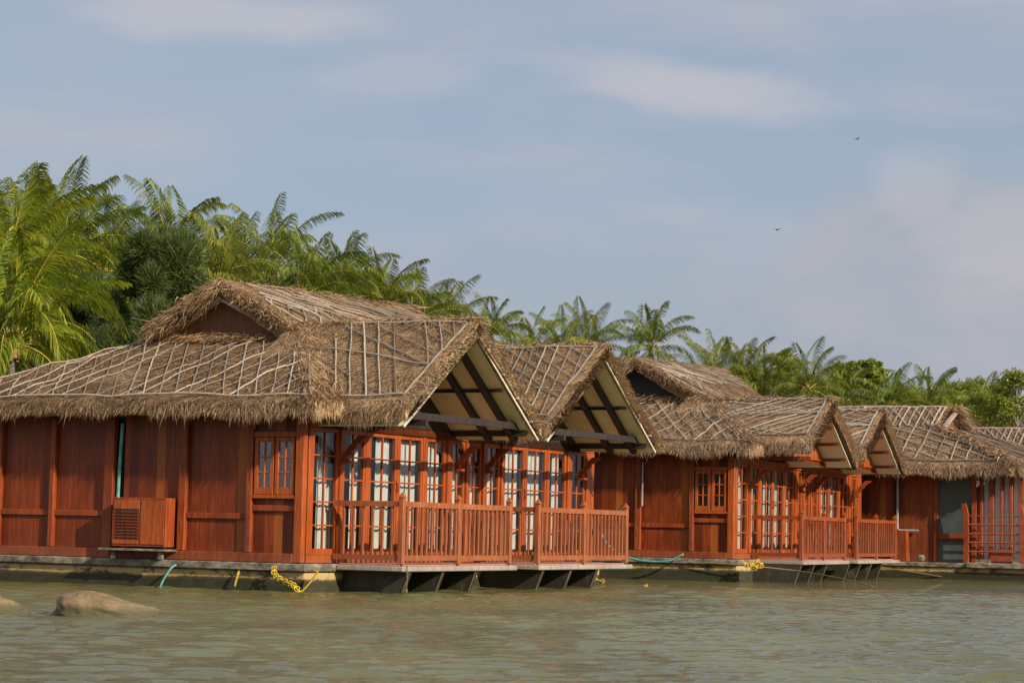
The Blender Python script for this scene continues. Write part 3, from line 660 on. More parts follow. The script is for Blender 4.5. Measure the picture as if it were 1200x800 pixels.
panels1 = [(.22, .98), (1.10, 1.80), (1.92, 2.80), (2.86, 3.66), (3.78, 4.46), (4.62, 5.14), (5.26, 5.76), (5.90, 6.46), (6.58, 7.44), (7.50, 8.34), (8.42, 9.18), (9.36, 10.02)]
C1 = cottage('floating_cottage', 'largest nearest floating cottage with red board side wall and cream gable soffits', (-3.12, 33.6, 0), 63,
    dict(style=1, thatch='thatch', dens=950, fins=[1.0, 2.05, 3.15, 5.6, 6.7, 7.8], ydeck=-1.28, decks=[(.82, 4.40), (5.48, 9.15)], posts=[(.88, .98), (2.10, 2.24), (3.50, 3.68), (4.66, 4.76), (5.75, 5.85)],
         panels=panels1, doors=(2, 8), brackets=(1.02, 4.70, 5.83, 9.62), seed=5, ze=2.52, zr=5.05, gz=4.32, gables=[(2.55, 2.25), (7.48, 2.3)], gsets=[[(8, .32), (4, 1.0)], [(9, .10), (5, .8)]]))
C2 = cottage('floating_cottage', 'second cottage along the row with black upper gable and pale striped porch soffits', (4.84, 48.0, .05), 66,
    dict(style=2, thatch='thatch2', dens=520, fins=[1.0, 2.0, 3.0, 4.9, 5.9, 6.9, 7.9], sp=.21, ydeck=-1.2, decks=[(1.15, 4.6), (5.65, 9.35)], posts=[(.88, .98), (2.10, 2.24), (3.30, 3.50), (4.66, 4.76)],
         panels=panels1, doors=(2, 8), brackets=(1.02, 4.70, 5.83, 9.62), seed=9, ze=2.56, zr=4.98, gz=4.02, gables=[(2.15, 2.0), (6.65, 2.1)], gsets=[[(4, 1.5), (7, -.6)], [(4, 1.3), (7, -.5)]]))

# cabinet on the near cottage's side wall
cab = MB(); cab.box(-.30, -.061, 2.27, 3.30, .62, 1.38, .01); cab = cab.build('cabinet', M['post'], C1)
q = MB(); q.box(-.312, -.3015, 2.30, 2.74, .66, 1.34, .004); q.box(-.312, -.3015, 2.78, 3.27, 1.20, 1.34, .004); q.box(-.312, -.3015, 2.78, 3.27, .66, .72, .004); q.build('cabinet_door', M['frame'], cab)
q = MB()
for i in range(9): q.bar((-.305, 2.80, .76 + i * .048), (-.305, 3.22, .76 + i * .048), .012, .03, (-.6, 0, 1))
q.build('louvre', M['post'], cab)
q = MB(); q.box(-.3025, -.301, 2.79, 3.23, .73, 1.18, .001); q.build('vent_dark_sheet', M['darkwood'], cab)  # dark sheet on the solid cabinet, coloured as the shade behind the slats
q = MB(); q.box(-.40, -.078, 2.20, 3.48, .555, .59, .006); q.box(-.34, -.28, 2.30, 2.38, .435, .543, .004); q.box(-.34, -.28, 3.2, 3.28, .435, .543, .004); q.build('shelf', M['ledge'], C1)
q = MB(); q.tube([(.02, 3.44, 1.3), (.01, 3.42, 1.9), (.02, 3.40, 2.55)], .028, 6); q.build('drape', M['teal'], C1)
# pipe on second cottage
q = MB(); q.tube([(-.09, 2.05, 1.55), (-.09, 2.05, 2.5)], .02, 6); q.build('conduit', M['grey'], C2)

# ------------------------------------------------------------------ third cottage type (ridge along the water)
def cottage_b(name, label, o, yaw, full, dens):
    """local: x into the house (away from the water), y along the wall towards the shore end; camera side is x = 0, corner at y = 0"""
    root = empty(name, o, R(yaw), label, 'floating cottage', 'floating cottages moored in a row')
    W = 6.2; Lx = 5.6
    q = MB(); q.box(-.35, Lx + .3, -3.2, W + .3, -.6, .30, .02); hull = q.build('hull', M['hull'], root)
    q = MB(); q.box(-.40, Lx + .35, 0.16, W + .35, .302, .42, .02); q.box(-.46, Lx + .35, -3.3, .15, .302, .44, .02); q.build('ledge', M['ledge'], hull)
    if True:
        q = MB(); q.box(.03, .06, 1.08, W, .42, 2.75, .002); q.box(.04, Lx, W - .05, W, .42, 2.75); sw = q.build('wall', M['wall_x'], root)
        q = MB(); q.box(.045, .06, .06, 1.04, .44, 2.75, .002); q.build('glass_wall', M['tealwall'], root)
        for (a, b, mt_) in ((.0, .12, 'post'), (1.0, 1.10, 'post'), (2.12, 2.18, 'beam'), (3.35, 3.43, 'post'), (4.4, 4.5, 'post'), (5.6, 5.7, 'post')):
            q = MB(); q.box(-.03, .028, a, b, .44, 2.75, .006); q.build('post', M[mt_], root)
        q = MB(); q.box(-.015, .028, .122, .998, 1.02, 1.16, .006); q.build('panel_rail', M['post'], sw)
        q = MB(); q.tube([(-.05, 2.06, 2.6), (-.05, 2.06, 1.5), (-.05, 2.06, 1.27), (-.05, 2.0, 1.22), (-.05, 1.5, 1.22)], .032, 6); q.build('drain_pipe', M['grey'], root)
        q = MB(); q.prism([(2.15, .43), (1.72, .43), (1.76, 1.22), (2.10, 1.22)], 0, -.35, -.05); q.build('locker', M['post'], root)
        q = MB(); q.box(-.3, -.1, 1.30, 1.45, .43, .60, .03); q.build('step_block', M['ledge'], root)
        # front wall beyond the corner, turned along x
        fxs = lambda u_, d_, z_: (.30 - d_, u_, z_)
        q = MB(); q.box(.75, .80, -3.2, -.02, .44, 2.8, .002); q.build('dark_window_wall', M['tealwall'], root)
        for k, (a, b) in enumerate(((-.10, -.02), (-.38, -.26), (-.62, -.56), (-.86, -.78), (-1.16, -1.06), (-2.9, -2.8))):
            q = MB(); q.box(.24, .32, a, b, .55, 2.75, .006); q.build('post', M['redpaint'], root)
        for (a, b) in ((-.25, -.11), (-.55, -.39), (-.77, -.63), (-1.05, -.87)):
            V = []; k = 10
            for i in range(k + 1):
                yy = a + (b - a) * i / k; V += [(.36 + .012 * math.sin(i * 1.5), yy, .5), (.36, yy, 2.7)]
            link_mesh('curtain', V, [(2 * i, 2 * i + 2, 2 * i + 3, 2 * i + 1) for i in range(k)], M['curtain'], root, smooth=True)
        q = MB(); q.box(.20, .34, -.87, -.30, .44, .78, .006); q.build('door_panel', M['redpaint'], root)
        for (a, b) in ((-.32, -.08), (-1.14, -.92)):
            q = MB(); q.box(.02, .19, a, b, .441, .53, .01); q.build('step_block', M['trim'], root)
        # pipe rail
        rl = MB()
        for zz in (.72, .95, 1.17, 1.40, 1.62): rl.tube([(-.26, .12, zz), (-.26, -1.6, zz + .005), (-.26, -3.2, zz)], .024 if zz < 1.6 else .015, 6)
        rl = rl.build('railing', M['redpaint'], root)
        for yy in (.18, -1.25, -3.1):
            q = MB(); q.prism([(yy - .06, .44), (yy + .06, .44), (yy + .06, 1.60), (yy + .13, 1.92), (yy + .02, 1.94), (yy - .05, 1.66)], 0, -.31, -.21); q.build('post', M['post'] if yy > 0 else M['redpaint'], rl)
    th = Thatch(); ov = .55; ze = 2.92; zr = 4.62; yr0 = -1.2; xr = Lx / 2
    yl, yh_ = -.55 - .55, W + .5
    run = xr + ov; slp = (zr - ze) / run; zg = zr - .62; xg = (zg - ze) / slp - ov; yg = 1.55
    front = [(xg, W - 1.6, zg), (xg, yg, zg), (-ov, yl, ze), (-ov, yh_, ze)]
    fup = [(xr, W - 1.2, zr), (xr, yg - .10, zr), (xg - .1, yg - .10, zg - .05), (xg - .1, W - 1.2, zg - .05)]
    bup = [(xr, yg - .10, zr), (xr, W - 1.2, zr), (Lx - xg + .1, W - 1.2, zg - .05), (Lx - xg + .1, yg - .10, zg - .05)]
    hipr = [(xg, yg, zg), (Lx - xg, yg, zg), (Lx + ov, yl - 1.9, ze - .1), (-ov, yl, ze)]
    hipl = [(Lx - xg, W - 1.6, zg), (xg, W - 1.6, zg), (-ov, yh_, ze), (Lx + ov, yh_, ze)]
    back = [(Lx - xg, yg, zg), (Lx - xg, W - 1.6, zg), (Lx + ov, yh_, ze), (Lx + ov, yl, ze)]
    Pf = th.slab(front, dens=dens, wd=.022, fr=.8); Pu = th.slab(fup, dens=dens, eave=False, verges=(False, True), wd=.022); th.slab(bup, dens=80, eave=False, verges=(True, False))
    Pr = th.slab(hipr, dens=dens, wd=.022, fr=.8); th.slab(hipl, dens=dens * .4, wd=.022, fr=.5); th.slab(back, dens=40, fr=.2)
    th.tufts((xg, yg, zg), (-ov, yl, ze), 2500, [(-.7, -.6, -.35), (-1, 0, -.4), (0, -1, -.4)], (.15, .4), .28, .08, .02)
    th.tufts((xr + .2, yg - .15, zr - .1), (Lx - xg, yg - .2, zg - .05), 700, [(.3, -1, -.4), (.8, -.2, -.6)], (.2, .5), .3, .1, .02)
    roof = th.build('thatched_roof', M['thatch2'], root); nf, nr_ = th.nrm(front), th.nrm(hipr)
    lattice(roof, Pf, nf, [(17, .02), (11, .45)], (.02, .98), (.0, .92), .018, (0, 1, 0, 1), .06)
    lattice(roof, Pu, nf, [(16, .01), (11, .22)], (.02, .97), (.12, .95), .018, (1, 0, 0, 1), .06)
    lattice(roof, Pr, nr_, [(9, .0), (1, -.3)], (.02, .75), (.02, .9), .016, (1, 0, 0, 0), .1)
    q = MB(); q.prism([(xg - .05, zg - .1), (Lx - xg + .05, zg - .1), (xr, zr - .2)], 1, yg - .08, yg - .04); q.build('gablet_wall', M['gablewood'], roof)
    q = MB(); q.bar((xr, yg - .2, zr - .22), (xg, yg - .2, zg - .08), .05, .12, (0, 1, 0)); q.build('verge_board', M['plank'], roof)
    return root
def at(px, Z): return (px - 600) / FPX * Z
C3 = cottage_b('floating_cottage', 'brown board cottage with slate green glass wall and red pipe railing', (at(1147, 56.8), 56.8, .0), 63, True, 420)
C4 = cottage_b('floating_cottage', 'farthest cottage, only its thatched roof end showing past the pipe railed cottage', (at(1262, 67), 67, .0), 63, False, 300)

# ------------------------------------------------------------------ water, shore, rocks
def spaced(lo, f0, f1, hi, d, g=1.12):
    a = [f0]; s_ = d
    while a[-1] > lo: s_ *= g; a.append(a[-1] - s_)
    b = list(np.arange(f0 + d, f1, d)); c = [b[-1]]; s_ = d
    while c[-1] < hi: s_ *= g; c.append(c[-1] + s_)
    return np.array(a[::-1] + b + c[1:])
xs = spaced(-3500, -7, 12.5, 3500, .040, 1.10); ys_ = spaced(-200, 13, 40, 7000, .045, 1.05)
X, Y = np.meshgrid(xs, ys_); dx = np.maximum(np.gradient(xs)[None, :], np.gradient(ys_)[:, None])
Z = np.zeros_like(X); wr = np.random.default_rng(3)
for k in range(90):
    lam = .13 * (.85 / .13) ** wr.random(); th_ = wr.normal(math.pi / 2 + .06, .36); kx, ky = 2 * math.pi / lam * math.cos(th_), 2 * math.pi / lam * math.sin(th_)
    amp = .0040 * lam ** .85; ph = wr.random() * 6.28
    mod = .6 + .4 * np.sin(X * wr.uniform(.2, .9) + Y * wr.uniform(.1, .6) + ph * 3)
    Z += amp * np.sin(kx * X + ky * Y + ph + .6 * np.sin(X * .9 + Y * .7 + ph)) * mod * np.clip((lam / dx - 2.5) / 2, 0, 1)
Z = Z * 1.25 + .35 * np.clip(Z, 0, None) ** 1.0 * .5
ny, nx = X.shape; I = np.arange(nx * ny).reshape(ny, nx); Q = np.stack([I[:-1, :-1], I[:-1, 1:], I[1:, 1:], I[1:, :-1]], -1).reshape(-1, 4)
wo_ = mesh_np('water', np.stack([X, Y, Z], -1).reshape(-1, 3), np.zeros((0, 3), int), Q, M['water']); tag(wo_, kind='structure'); wo_.data.polygons.foreach_set('use_smooth', [True] * len(Q))
line = [(-3500, 20), (-60, 34), (-22, 41), (-10, 50), (-2, 62), (6, 69), (16, 76), (40, 80), (3500, 90)]
V = []
for k, (x, y) in enumerate(line): V += [(x, y, -.6), (x, y + 1.5, .35), (x, y + 8, .6), (x * 1.0, 5000 + y, .6)]
n = 4; F = [(i * n + j, (i + 1) * n + j, (i + 1) * n + j + 1, i * n + j + 1) for i in range(len(line) - 1) for j in range(3)]
tag(link_mesh('shore_ground', V, F, M['soil']), kind='structure')

def rock(loc, sx, sy, sz, seed, label):
    V = []; F = []; a, b = 90, 40
    for j in range(b + 1):
        t = math.pi * .62 * j / b
        for i in range(a):
            p = 2 * math.pi * i / a; d = Vector((math.cos(p) * math.sin(t), math.sin(p) * math.sin(t), math.cos(t)))
            r = 1 + .10 * noise.fractal(d * 2.0 + Vector((seed, 0, 0)), 1, 2, 3) + .06 * abs(noise.noise(d * 6 + Vector((seed, 3, 0)))) + .02 * noise.fractal(d * 14, 1, 2, 2)
            skew = -.34 * max(0, d.z)
            hx = d.x * r; V.append((hx * sx, d.y * r * sy, max(d.z, -.4) * r * sz * (.80 - .40 * math.tanh(1.5 * hx + .5))))
    F = [(j * a + i, j * a + (i + 1) % a, (j + 1) * a + (i + 1) % a, (j + 1) * a + i) for j in range(b) for i in range(a)]
    o = link_mesh('rock', V, F, M['rock'], loc=loc, smooth=True); tag(o, label, 'rock', 'rocks showing above the river'); return o
rock((at(140, 23.6), 23.6, -.01), .60, .44, .35, 6, 'humped sandy rock rising from the water in front of the big cottage')
rock((at(0, 23.8), 23.8, 0), .40, .36, .36, 9, 'low sandy rock barely above the water, beside the humped rock')

# ------------------------------------------------------------------ ropes and hoses (world coords via house frames)
def hw(root, p):
    Mx = Matrix.Translation(root.location) @ Matrix.Rotation(root.rotation_euler.z, 4, 'Z'); return Mx @ Vector(p)
def curve(pts, k=8):
    pts = [Vector(p) for p in pts]; out = []
    P = [pts[0] * 2 - pts[1]] + pts + [pts[-1] * 2 - pts[-2]]
    for i in range(1, len(P) - 2):
        for j in range(k):
            t = j / k; out.append(.5 * ((2 * P[i]) + (P[i + 1] - P[i - 1]) * t + (2 * P[i - 1] - 5 * P[i] + 4 * P[i + 1] - P[i + 2]) * t * t + (3 * P[i] - P[i - 1] - 3 * P[i + 1] + P[i + 2]) * t ** 3))
    return out + [pts[-1]]
def line_obj(name, pts, r, mat, label, cat, k=8, knots=0, group=None):
    mb = MB(); c = curve(pts, k); mb.tube(c, r, 6)
    for i in range(knots):
        p = c[int((i + .5) * len(c) / knots)]; ring = [p + Vector((math.cos(a) * r * 2.6, math.sin(a + i) * r * 1.6, math.sin(a) * r * 2.6)) for a in np.linspace(0, 6.0, 9)]; mb.tube(ring, r * .8, 5)
    o = mb.build(name, M[mat], smooth=True); tag(o, label, cat, group); return o
h1 = lambda *p: hw(C1, p); h2 = lambda *p: hw(C2, p); h3 = lambda *p: hw(C3, p)
line_obj('hose', [h1(-.2, 2.12, .36), h1(-.28, 2.16, .30), h1(-.33, 2.26, .12), h1(-.35, 2.34, -.08)], .018, 'teal', 'short teal hose hanging from the hull ledge under the red side wall', 'hose')
line_obj('bamboo_peg', [h1(-.17, .98, .30), h1(-.20, .99, .2), h1(-.22, 1.02, .06)], .018, 'yellow', 'small yellow peg stuck on the concrete hull near the corner post', 'peg', 3)
line_obj('mooring_rope', [h1(-.22, .32, .36), h1(-.24, .28, .25), h1(-.24, .10, .16), h1(-.26, -.08, .10), h1(-.26, -.18, -.02)], .015, 'yellow', 'knotted yellow rope hanging at the front corner of the biggest cottage', 'rope', 8, 9, 'mooring ropes')
line_obj('mooring_rope', [h1(-.21, -.46, .36), h1(-.22, -.38, .22), h1(-.25, -.20, .02), h1(-.28, -.1, -.06)], .016, 'yellow', 'straight yellow rope slanting into the water beside the knotted one', 'rope', 8, 0, 'mooring ropes')
line_obj('mooring_rope', [h1(9.6, -.25, .38), h1(9.65, -.42, .25), h1(9.7, -.36, .12), h1(9.75, -.55, .08), h1(9.8, -.5, -.06)], .015, 'yellow', 'yellow rope hanging from the far deck corner of the biggest cottage', 'rope', 8, 6, 'mooring ropes')
line_obj('mooring_rope', [h1(.80, -1.40, .44), h1(.79, -1.41, .3), h1(.80, -1.40, .1), h1(.81, -1.38, -.05)], .008, 'olive', 'thin greenish line hanging straight from the nearest deck corner post', 'rope', 4, 2, 'mooring ropes')
line_obj('hose', [h2(-.3, 2.95, 1.0), h2(-.45, 2.75, .75), h2(-.55, 2.4, .50), h2(-.45, 1.9, .36), h2(-.35, 1.35, .36), h2(-.3, 1.0, .52)], .022, 'teal', 'curved green hose looping between the two nearest cottages', 'hose')
line_obj('hose', [h2(-.5, 3.55, .40), h2(-.55, 3.45, .2), h2(-.5, 3.3, -.08)], .022, 'teal', 'green hose end dipping into the river behind the second deck', 'hose')
line_obj('cable', [h2(-.1, 2.5, 1.55), h2(-.3, 2.75, 1.2), h2(-.25, 2.95, .9), h2(-.4, 2.8, .8), h2(-.2, 2.5, 1.1)], .02, 'black', 'tangle of black cable beside the second cottage side wall', 'cable')
kn = h2(-.25, -.55, .30)
line_obj('mooring_rope', [kn + Vector((-.18, 0, .06)), kn + Vector((-.05, -.05, .0)), kn + Vector((.08, 0, .1)), kn + Vector((.16, -.05, .0)), kn + Vector((.0, -.08, -.04)), kn + Vector((.2, -.04, .08))], .02, 'yellow', 'bundled yellow rope knot tied at the corner of the second cottage hull', 'rope', 8, 6, 'mooring ropes')
line_obj('mooring_rope', [h2(-.2, .9, .36), kn, h2(.2, -1.4, .22), h2(-.6, -2.6, .10), h2(-1.2, -3.4, -.03)], .014, 'olive', 'long slack brown rope from the yellow knot down past the pontoons into the river', 'rope', 8, 0, 'mooring ropes')
k3 = h3(-.45, 3.55, .36)
line_obj('mooring_rope', [k3 + Vector((-.15, -.9, .0)), k3 + Vector((-.05, -.9, .1)), k3 + Vector((.1, -.9, -.05)), k3 + Vector((.3, -.9, -.2)), k3 + Vector((.55, -.9, -.45))], .028, 'yellow', 'yellow rope tied behind the second cottage and dropping to the water', 'rope', 8, 8, 'mooring ropes')
line_obj('mooring_rope', [k3 + Vector((.0, -.9, .02)), k3 + Vector((1.2, -1.0, -.12)), k3 + Vector((2.2, -1.1, -.25)), k3 + Vector((3.2, -1.3, -.42))], .014, 'olive', 'long brown rope stretched low over the water before the pipe railed cottage', 'rope', 8, 0, 'mooring ropes')
o = MB(); 
for i in range(1): o.tube([(at(761, 42), 42, .0), (at(764.5, 42), 42, .035)], .03, 6)
tag(o.build('floating_leaf', M['yellow']), 'tiny yellow leaf floating on the river beyond the second deck', 'leaf')

# ------------------------------------------------------------------ birds
def bird(px, py, Z, s_, tilt, label):
    d = camo.matrix_world.to_3x3() @ Vector(((px - 600) / FPX, (400 - py) / FPX, -1)); p = Vector((0, 0, 1)) + d * (Z / d.y)
    V = [(-.5, 0, .16), (-.25, .07, .07), (0, .1, 0), (.25, .07, .05), (.5, 0, .12), (-.25, -.10, .05), (0, -.13, -.02), (.25, -.10, .03), (0, .28, .0), (-.07, -.34, 0), (.07, -.34, 0), (0, 0, -.07), (0, 0, .05)]
    F = [(0, 5, 1), (1, 5, 6, 2), (2, 6, 7, 3), (3, 7, 4), (2, 8, 11), (6, 9, 10), (2, 11, 6), (8, 2, 12), (12, 2, 6), (11, 9, 6), (12, 6, 10), (9, 11, 10)]
    o = link_mesh('bird', [Vector(v_) * s_ for v_ in V], F, M['bird'], loc=p); o.rotation_euler = (R(18), R(tilt), R(20)); tag(o, label, 'bird', 'birds soaring over the palms'); return o
bird(910, 269, 160, .85, -4, 'soaring dark bird, lower and nearer of the pair in the sky')
bird(1004, 163, 190, .8, -22, 'small soaring bird, higher and fainter of the pair in the sky')

# ------------------------------------------------------------------ palms
def frond(acc, base, azm, elv, length, nleaf, lw, llen, droop, rr):
    """acc: dict lists; builds one frond"""
    d = np.array([math.cos(azm) * math.cos(elv), math.sin(azm) * math.cos(elv), math.sin(elv)]); k = 12; p = np.array(base, float); pts = [p.copy()]; dirs = [d.copy()]
    bend = droop * (.50 + 1.40 * math.cos(elv)); side0 = np.array([-math.sin(azm), math.cos(azm), 0]) 
    tw = rr.uniform(-.35, .35)
    e = elv; a = azm
    for i in range(k):
        e -= bend * (.25 + 1.2 * (i / k)) / k * 1.25; a += tw / k
        e = max(e, -1.45); d = np.array([math.cos(a) * math.cos(e), math.sin(a) * math.cos(e), math.sin(e)]); p = p + d * length / k; pts.append(p.copy()); dirs.append(d.copy())
    pts = np.array(pts); dirs = np.array(dirs)
    # rachis: three-sided taper
    side = np.array([-math.sin(a), math.cos(a), 0])
    n0 = acc['n']; V = []
    for i in range(k + 1):
        r = .035 * (1 - i / (k + .5)) * length / 4 + .004; up = np.cross(dirs[i], side); up /= np.linalg.norm(up)
        V += [pts[i] + side * r, pts[i] - side * r, pts[i] + up * r * 1.2]
    F = [(n0 + i * 3 + j, n0 + i * 3 + (j + 1) % 3, n0 + i * 3 + 3 + (j + 1) % 3, n0 + i * 3 + 3 + j) for i in range(k) for j in range(3)]
    acc['V'].append(np.array(V)); acc['Q'].append(np.array(F)); acc['mi'].append(np.ones(len(F), int)); acc['n'] += len(V)
    t = np.repeat(np.linspace(.13, .995, nleaf), 2); sg = np.tile([1., -1.], nleaf); n = len(t)
    t = np.clip(t + np.array([rr.uniform(-.006, .006) for _ in range(n)]), 0, .999); i = (t * k).astype(int); f = (t * k - i)[:, None]
    P = pts[i] * (1 - f) + pts[i + 1] * f; D = dirs[i]; S_ = np.cross(D, [0, 0, 1.]); S_ /= np.maximum(np.linalg.norm(S_, axis=1), 1e-3)[:, None]; S_ = S_ * sg[:, None]; U = np.cross(S_, D) * sg[:, None]; U = np.where(U[:, 2:3] < 0, -U, U)
    shape = np.clip(np.sin(np.clip(t, 0, 1) * math.pi * .74 + .45), .05, 1) ** .75; l = llen * np.clip(shape * (1.08 - .12 * t), .12, 1.05) * np.array([rr.uniform(.85, 1.12) for _ in range(n)]); l = l[:, None]
    fw_ = (.45 + 1.5 * t ** 1.5)[:, None]; vv = np.array([rr.gauss(0, .10) for _ in range(n)])[:, None]
    d1 = S_ * .9 + D * fw_ + U * (.30 - .30 * droop + vv); d1 /= np.linalg.norm(d1, axis=1)[:, None]
    d2 = d1 + np.array([0, 0, -1.]) * (.85 * droop + .25 + vv); d2 /= np.linalg.norm(d2, axis=1)[:, None]
    d3 = d2 + np.array([0, 0, -1.]) * (1.1 * droop + .3); d3 /= np.linalg.norm(d3, axis=1)[:, None]
    wv = np.cross(d1, U * .35 + np.cross(S_, D) * .0 + D * .0 + np.array([0, 0, .8])); wv = wv / np.maximum(np.linalg.norm(wv, axis=1), 1e-3)[:, None]; wv = wv * .55 + D * .65; wv /= np.linalg.norm(wv, axis=1)[:, None]
    w_ = lw / 2; a0 = P; a1 = P + d1 * l * .42; a2 = a1 + d2 * l * .36; a3 = a2 + d3 * l * .22
    V = np.stack([a0 - wv * w_ * .6, a0 + wv * w_ * .6, a1 - wv * w_, a1 + wv * w_, a2 - wv * w_ * .75, a2 + wv * w_ * .75, a3], 1).reshape(-1, 3)
    b = (np.arange(n) * 7 + acc['n'])[:, None]; acc['V'].append(V); acc['Q'].append(np.vstack([b + np.array([[0, 1, 3, 2]]), b + np.array([[2, 3, 5, 4]])])); acc['mi'].append(np.zeros(2 * n, int))
    acc['T'].append(b + np.array([[4, 5, 6]])); acc['n'] += len(V)
def crown_mesh(name, seed, nf, length, nleaf, lw, mat, droop=.75, llen=.85, young=.25):
    rr = random.Random(seed); acc = dict(V=[], Q=[], T=[], mi=[], n=0)
    for i in range(nf):
        q = i / nf; elv = 1.45 - 1.95 * q ** 1.15 + rr.uniform(-.12, .12); azm = i * 2.39996 + rr.uniform(-.25, .25)
        frond(acc, (math.cos(azm) * .12, math.sin(azm) * .12, .25 * (1 - q)), azm, elv, length * rr.uniform(.82, 1.08) * (.75 + .25 * min(1, q * 4 + .3)), nleaf, lw, llen * rr.uniform(.9, 1.1), droop * rr.uniform(.75, 1.25), rr)
    V = np.vstack(acc['V']); T = np.vstack(acc['T']); Q = np.vstack(acc['Q'])
    me = bpy.data.meshes.new(name); me.vertices.add(len(V)); me.vertices.foreach_set('co', V.astype(np.float32).ravel()); me.loops.add(len(T) * 3 + len(Q) * 4); me.polygons.add(len(T) + len(Q))
    me.loops.foreach_set('vertex_index', np.concatenate([T.ravel(), Q.ravel()]).astype(np.int32)); me.polygons.foreach_set('loop_start', np.concatenate([np.arange(len(T)) * 3, len(T) * 3 + np.arange(len(Q)) * 4]).astype(np.int32))
    me.materials.append(M[mat]); me.materials.append(M['rachis']); me.polygons.foreach_set('material_index', np.concatenate([np.zeros(len(T), int), np.concatenate(acc['mi'])]).astype(np.int32)); me.update(calc_edges=True)
    return me
crowns = [crown_mesh('crown', 20 + k, 19 + (k % 3) * 3, 4.3 + .3 * (k % 2), 60, .046, 'palm', .85 + .16 * (k % 3), 1.15) for k in range(6)]
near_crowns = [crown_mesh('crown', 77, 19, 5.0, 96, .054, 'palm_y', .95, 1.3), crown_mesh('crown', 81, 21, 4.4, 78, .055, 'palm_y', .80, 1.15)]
tm = MB(); tm.tube([(.25 * math.sin(q * .25), .1 * math.sin(q * .4), q / 10) for q in range(11)], .17, 9, .11); tmo = tm.build('trunk', M['trunk']); trunk_me = tmo.data; bpy.data.objects.remove(tmo)
nm = MB()
for q in range(9):
    a = q * .70; c = Vector((math.cos(a) * .17, math.sin(a) * .17, -.22 - .08 * (q % 2)))
    nm.tube([c + Vector((0, 0, .13)), c + Vector((0, 0, .07)), c, c + Vector((0, 0, -.08)), c + Vector((0, 0, -.13))], .10, 7)
nmo = nm.build('coconuts', M['nut']); nut_me = nmo.data; bpy.data.objects.remove(nmo)
def pz(px, py, Z):
    d = camo.matrix_world.to_3x3() @ Vector(((px - 600) / FPX, (400 - py) / FPX, -1)); return Vector((0, 0, 1)) + d * (Z / d.y)
PG = 'coconut palms on the shore behind the cottages'
def palm(px, py, Z, label, near=None, sc_=1.0, group=PG):
    c = pz(px, py + (0 if near is not None else (36 if Z < 135 else 17) + (14 if 'deep' in group else 0)), Z); base = .5; r = empty('coconut_palm', (c.x, c.y, base), 0, label, 'palm tree', group); h = c.z - base
    t = bpy.data.objects.new('trunk', trunk_me); COL.objects.link(t); t.parent = r; t.scale = (sc_, sc_, h)
    t.location = (0, 0, 0); ox, oy = .25 * math.sin(2.5) * sc_, .1 * math.sin(4) * sc_
    cm = near_crowns[near] if near is not None else random.choice(crowns)
    k = bpy.data.objects.new('crown', cm); COL.objects.link(k); k.parent = r; k.location = (ox, oy, h); k.rotation_euler = (random.uniform(-.12, .12), random.uniform(-.12, .12), random.uniform(0, 6.28)); k.scale = (sc_,) * 3
    if random.random() < .6:
        n_2 = bpy.data.objects.new('coconuts', nut_me); COL.objects.link(n_2); n_2.parent = r; n_2.location = (ox, oy, h)
    return r
palm(-34, 366, 62, 'nearest big yellow-green coconut palm with broad drooping fronds behind the hipped roof end', 0, .92)
palm(8, 405, 60, 'low yellow palm crown just over the hipped eave end, beneath the nearest big palm', 1, .8)
palm(2, 326, 80, 'tall bright palm rising above and behind the nearest big palm', 1)
front_p = [(70, 262, 96, 'palm between the nearest big palm and the dark feathery tree'), (118, 285, 104, 'green palm crown just above the dark feathery tree'), (196, 262, 112, 'tall palm standing above the dark feathery tree, spiky top against the sky'),
    (250, 300, 108, 'low palm with arching yellow fronds above the gablet'), (315, 282, 118, 'tallest palm over the ridge of the biggest cottage with upright fronds'), (278, 288, 128, 'palm close behind the tallest ridge palm'), (352, 312, 112, 'yellowish palm tucked right behind the big thatched ridge'),
    (402, 310, 126, 'dark upright palm over the middle of the big ridge'), (440, 330, 128, 'palm with loose ragged fronds next to the dark upright palm'), (476, 345, 130, 'drooping palm at the low end of the tall group'),
    (520, 376, 150, 'small palm top just peeping over the big ridge'), (572, 382, 170, 'ragged brown-green palm above the cream porch gable'), (617, 398, 190, 'little palm with two upright fronds between the two cream gables'),
    (655, 402, 180, 'short yellow palm behind the second cream gable'), (686, 392, 175, 'dark palm over the top of the second cream gable'), (760, 393, 165, 'round full palm standing alone above the black upper gable'),
    (832, 428, 172, 'broad palm right behind the second cottage ridge'), (868, 432, 185, 'palm with dead fronds beside the broad ridge palm'), (893, 440, 185, 'palm crown over the dip between the second cottage roofs'),
    (945, 440, 180, 'tall upright palm above the pale striped gable'), (985, 458, 188, 'leaning palm over the farther striped gable'), (1040, 462, 176, 'wide dark palm above the row of far roofs'), (1085, 466, 180, 'bright palm just behind the slate-walled cottage ridge'),
    (1108, 478, 185, 'palm beside the ridge end of the slate-walled cottage'), (1155, 482, 172, 'dark green palm above the hip of the slate-walled cottage'), (815, 455, 190, 'low palm half hidden by the second cottage roof')]
for px, py, Z_, lb in front_p: palm(px, py, Z_, lb)
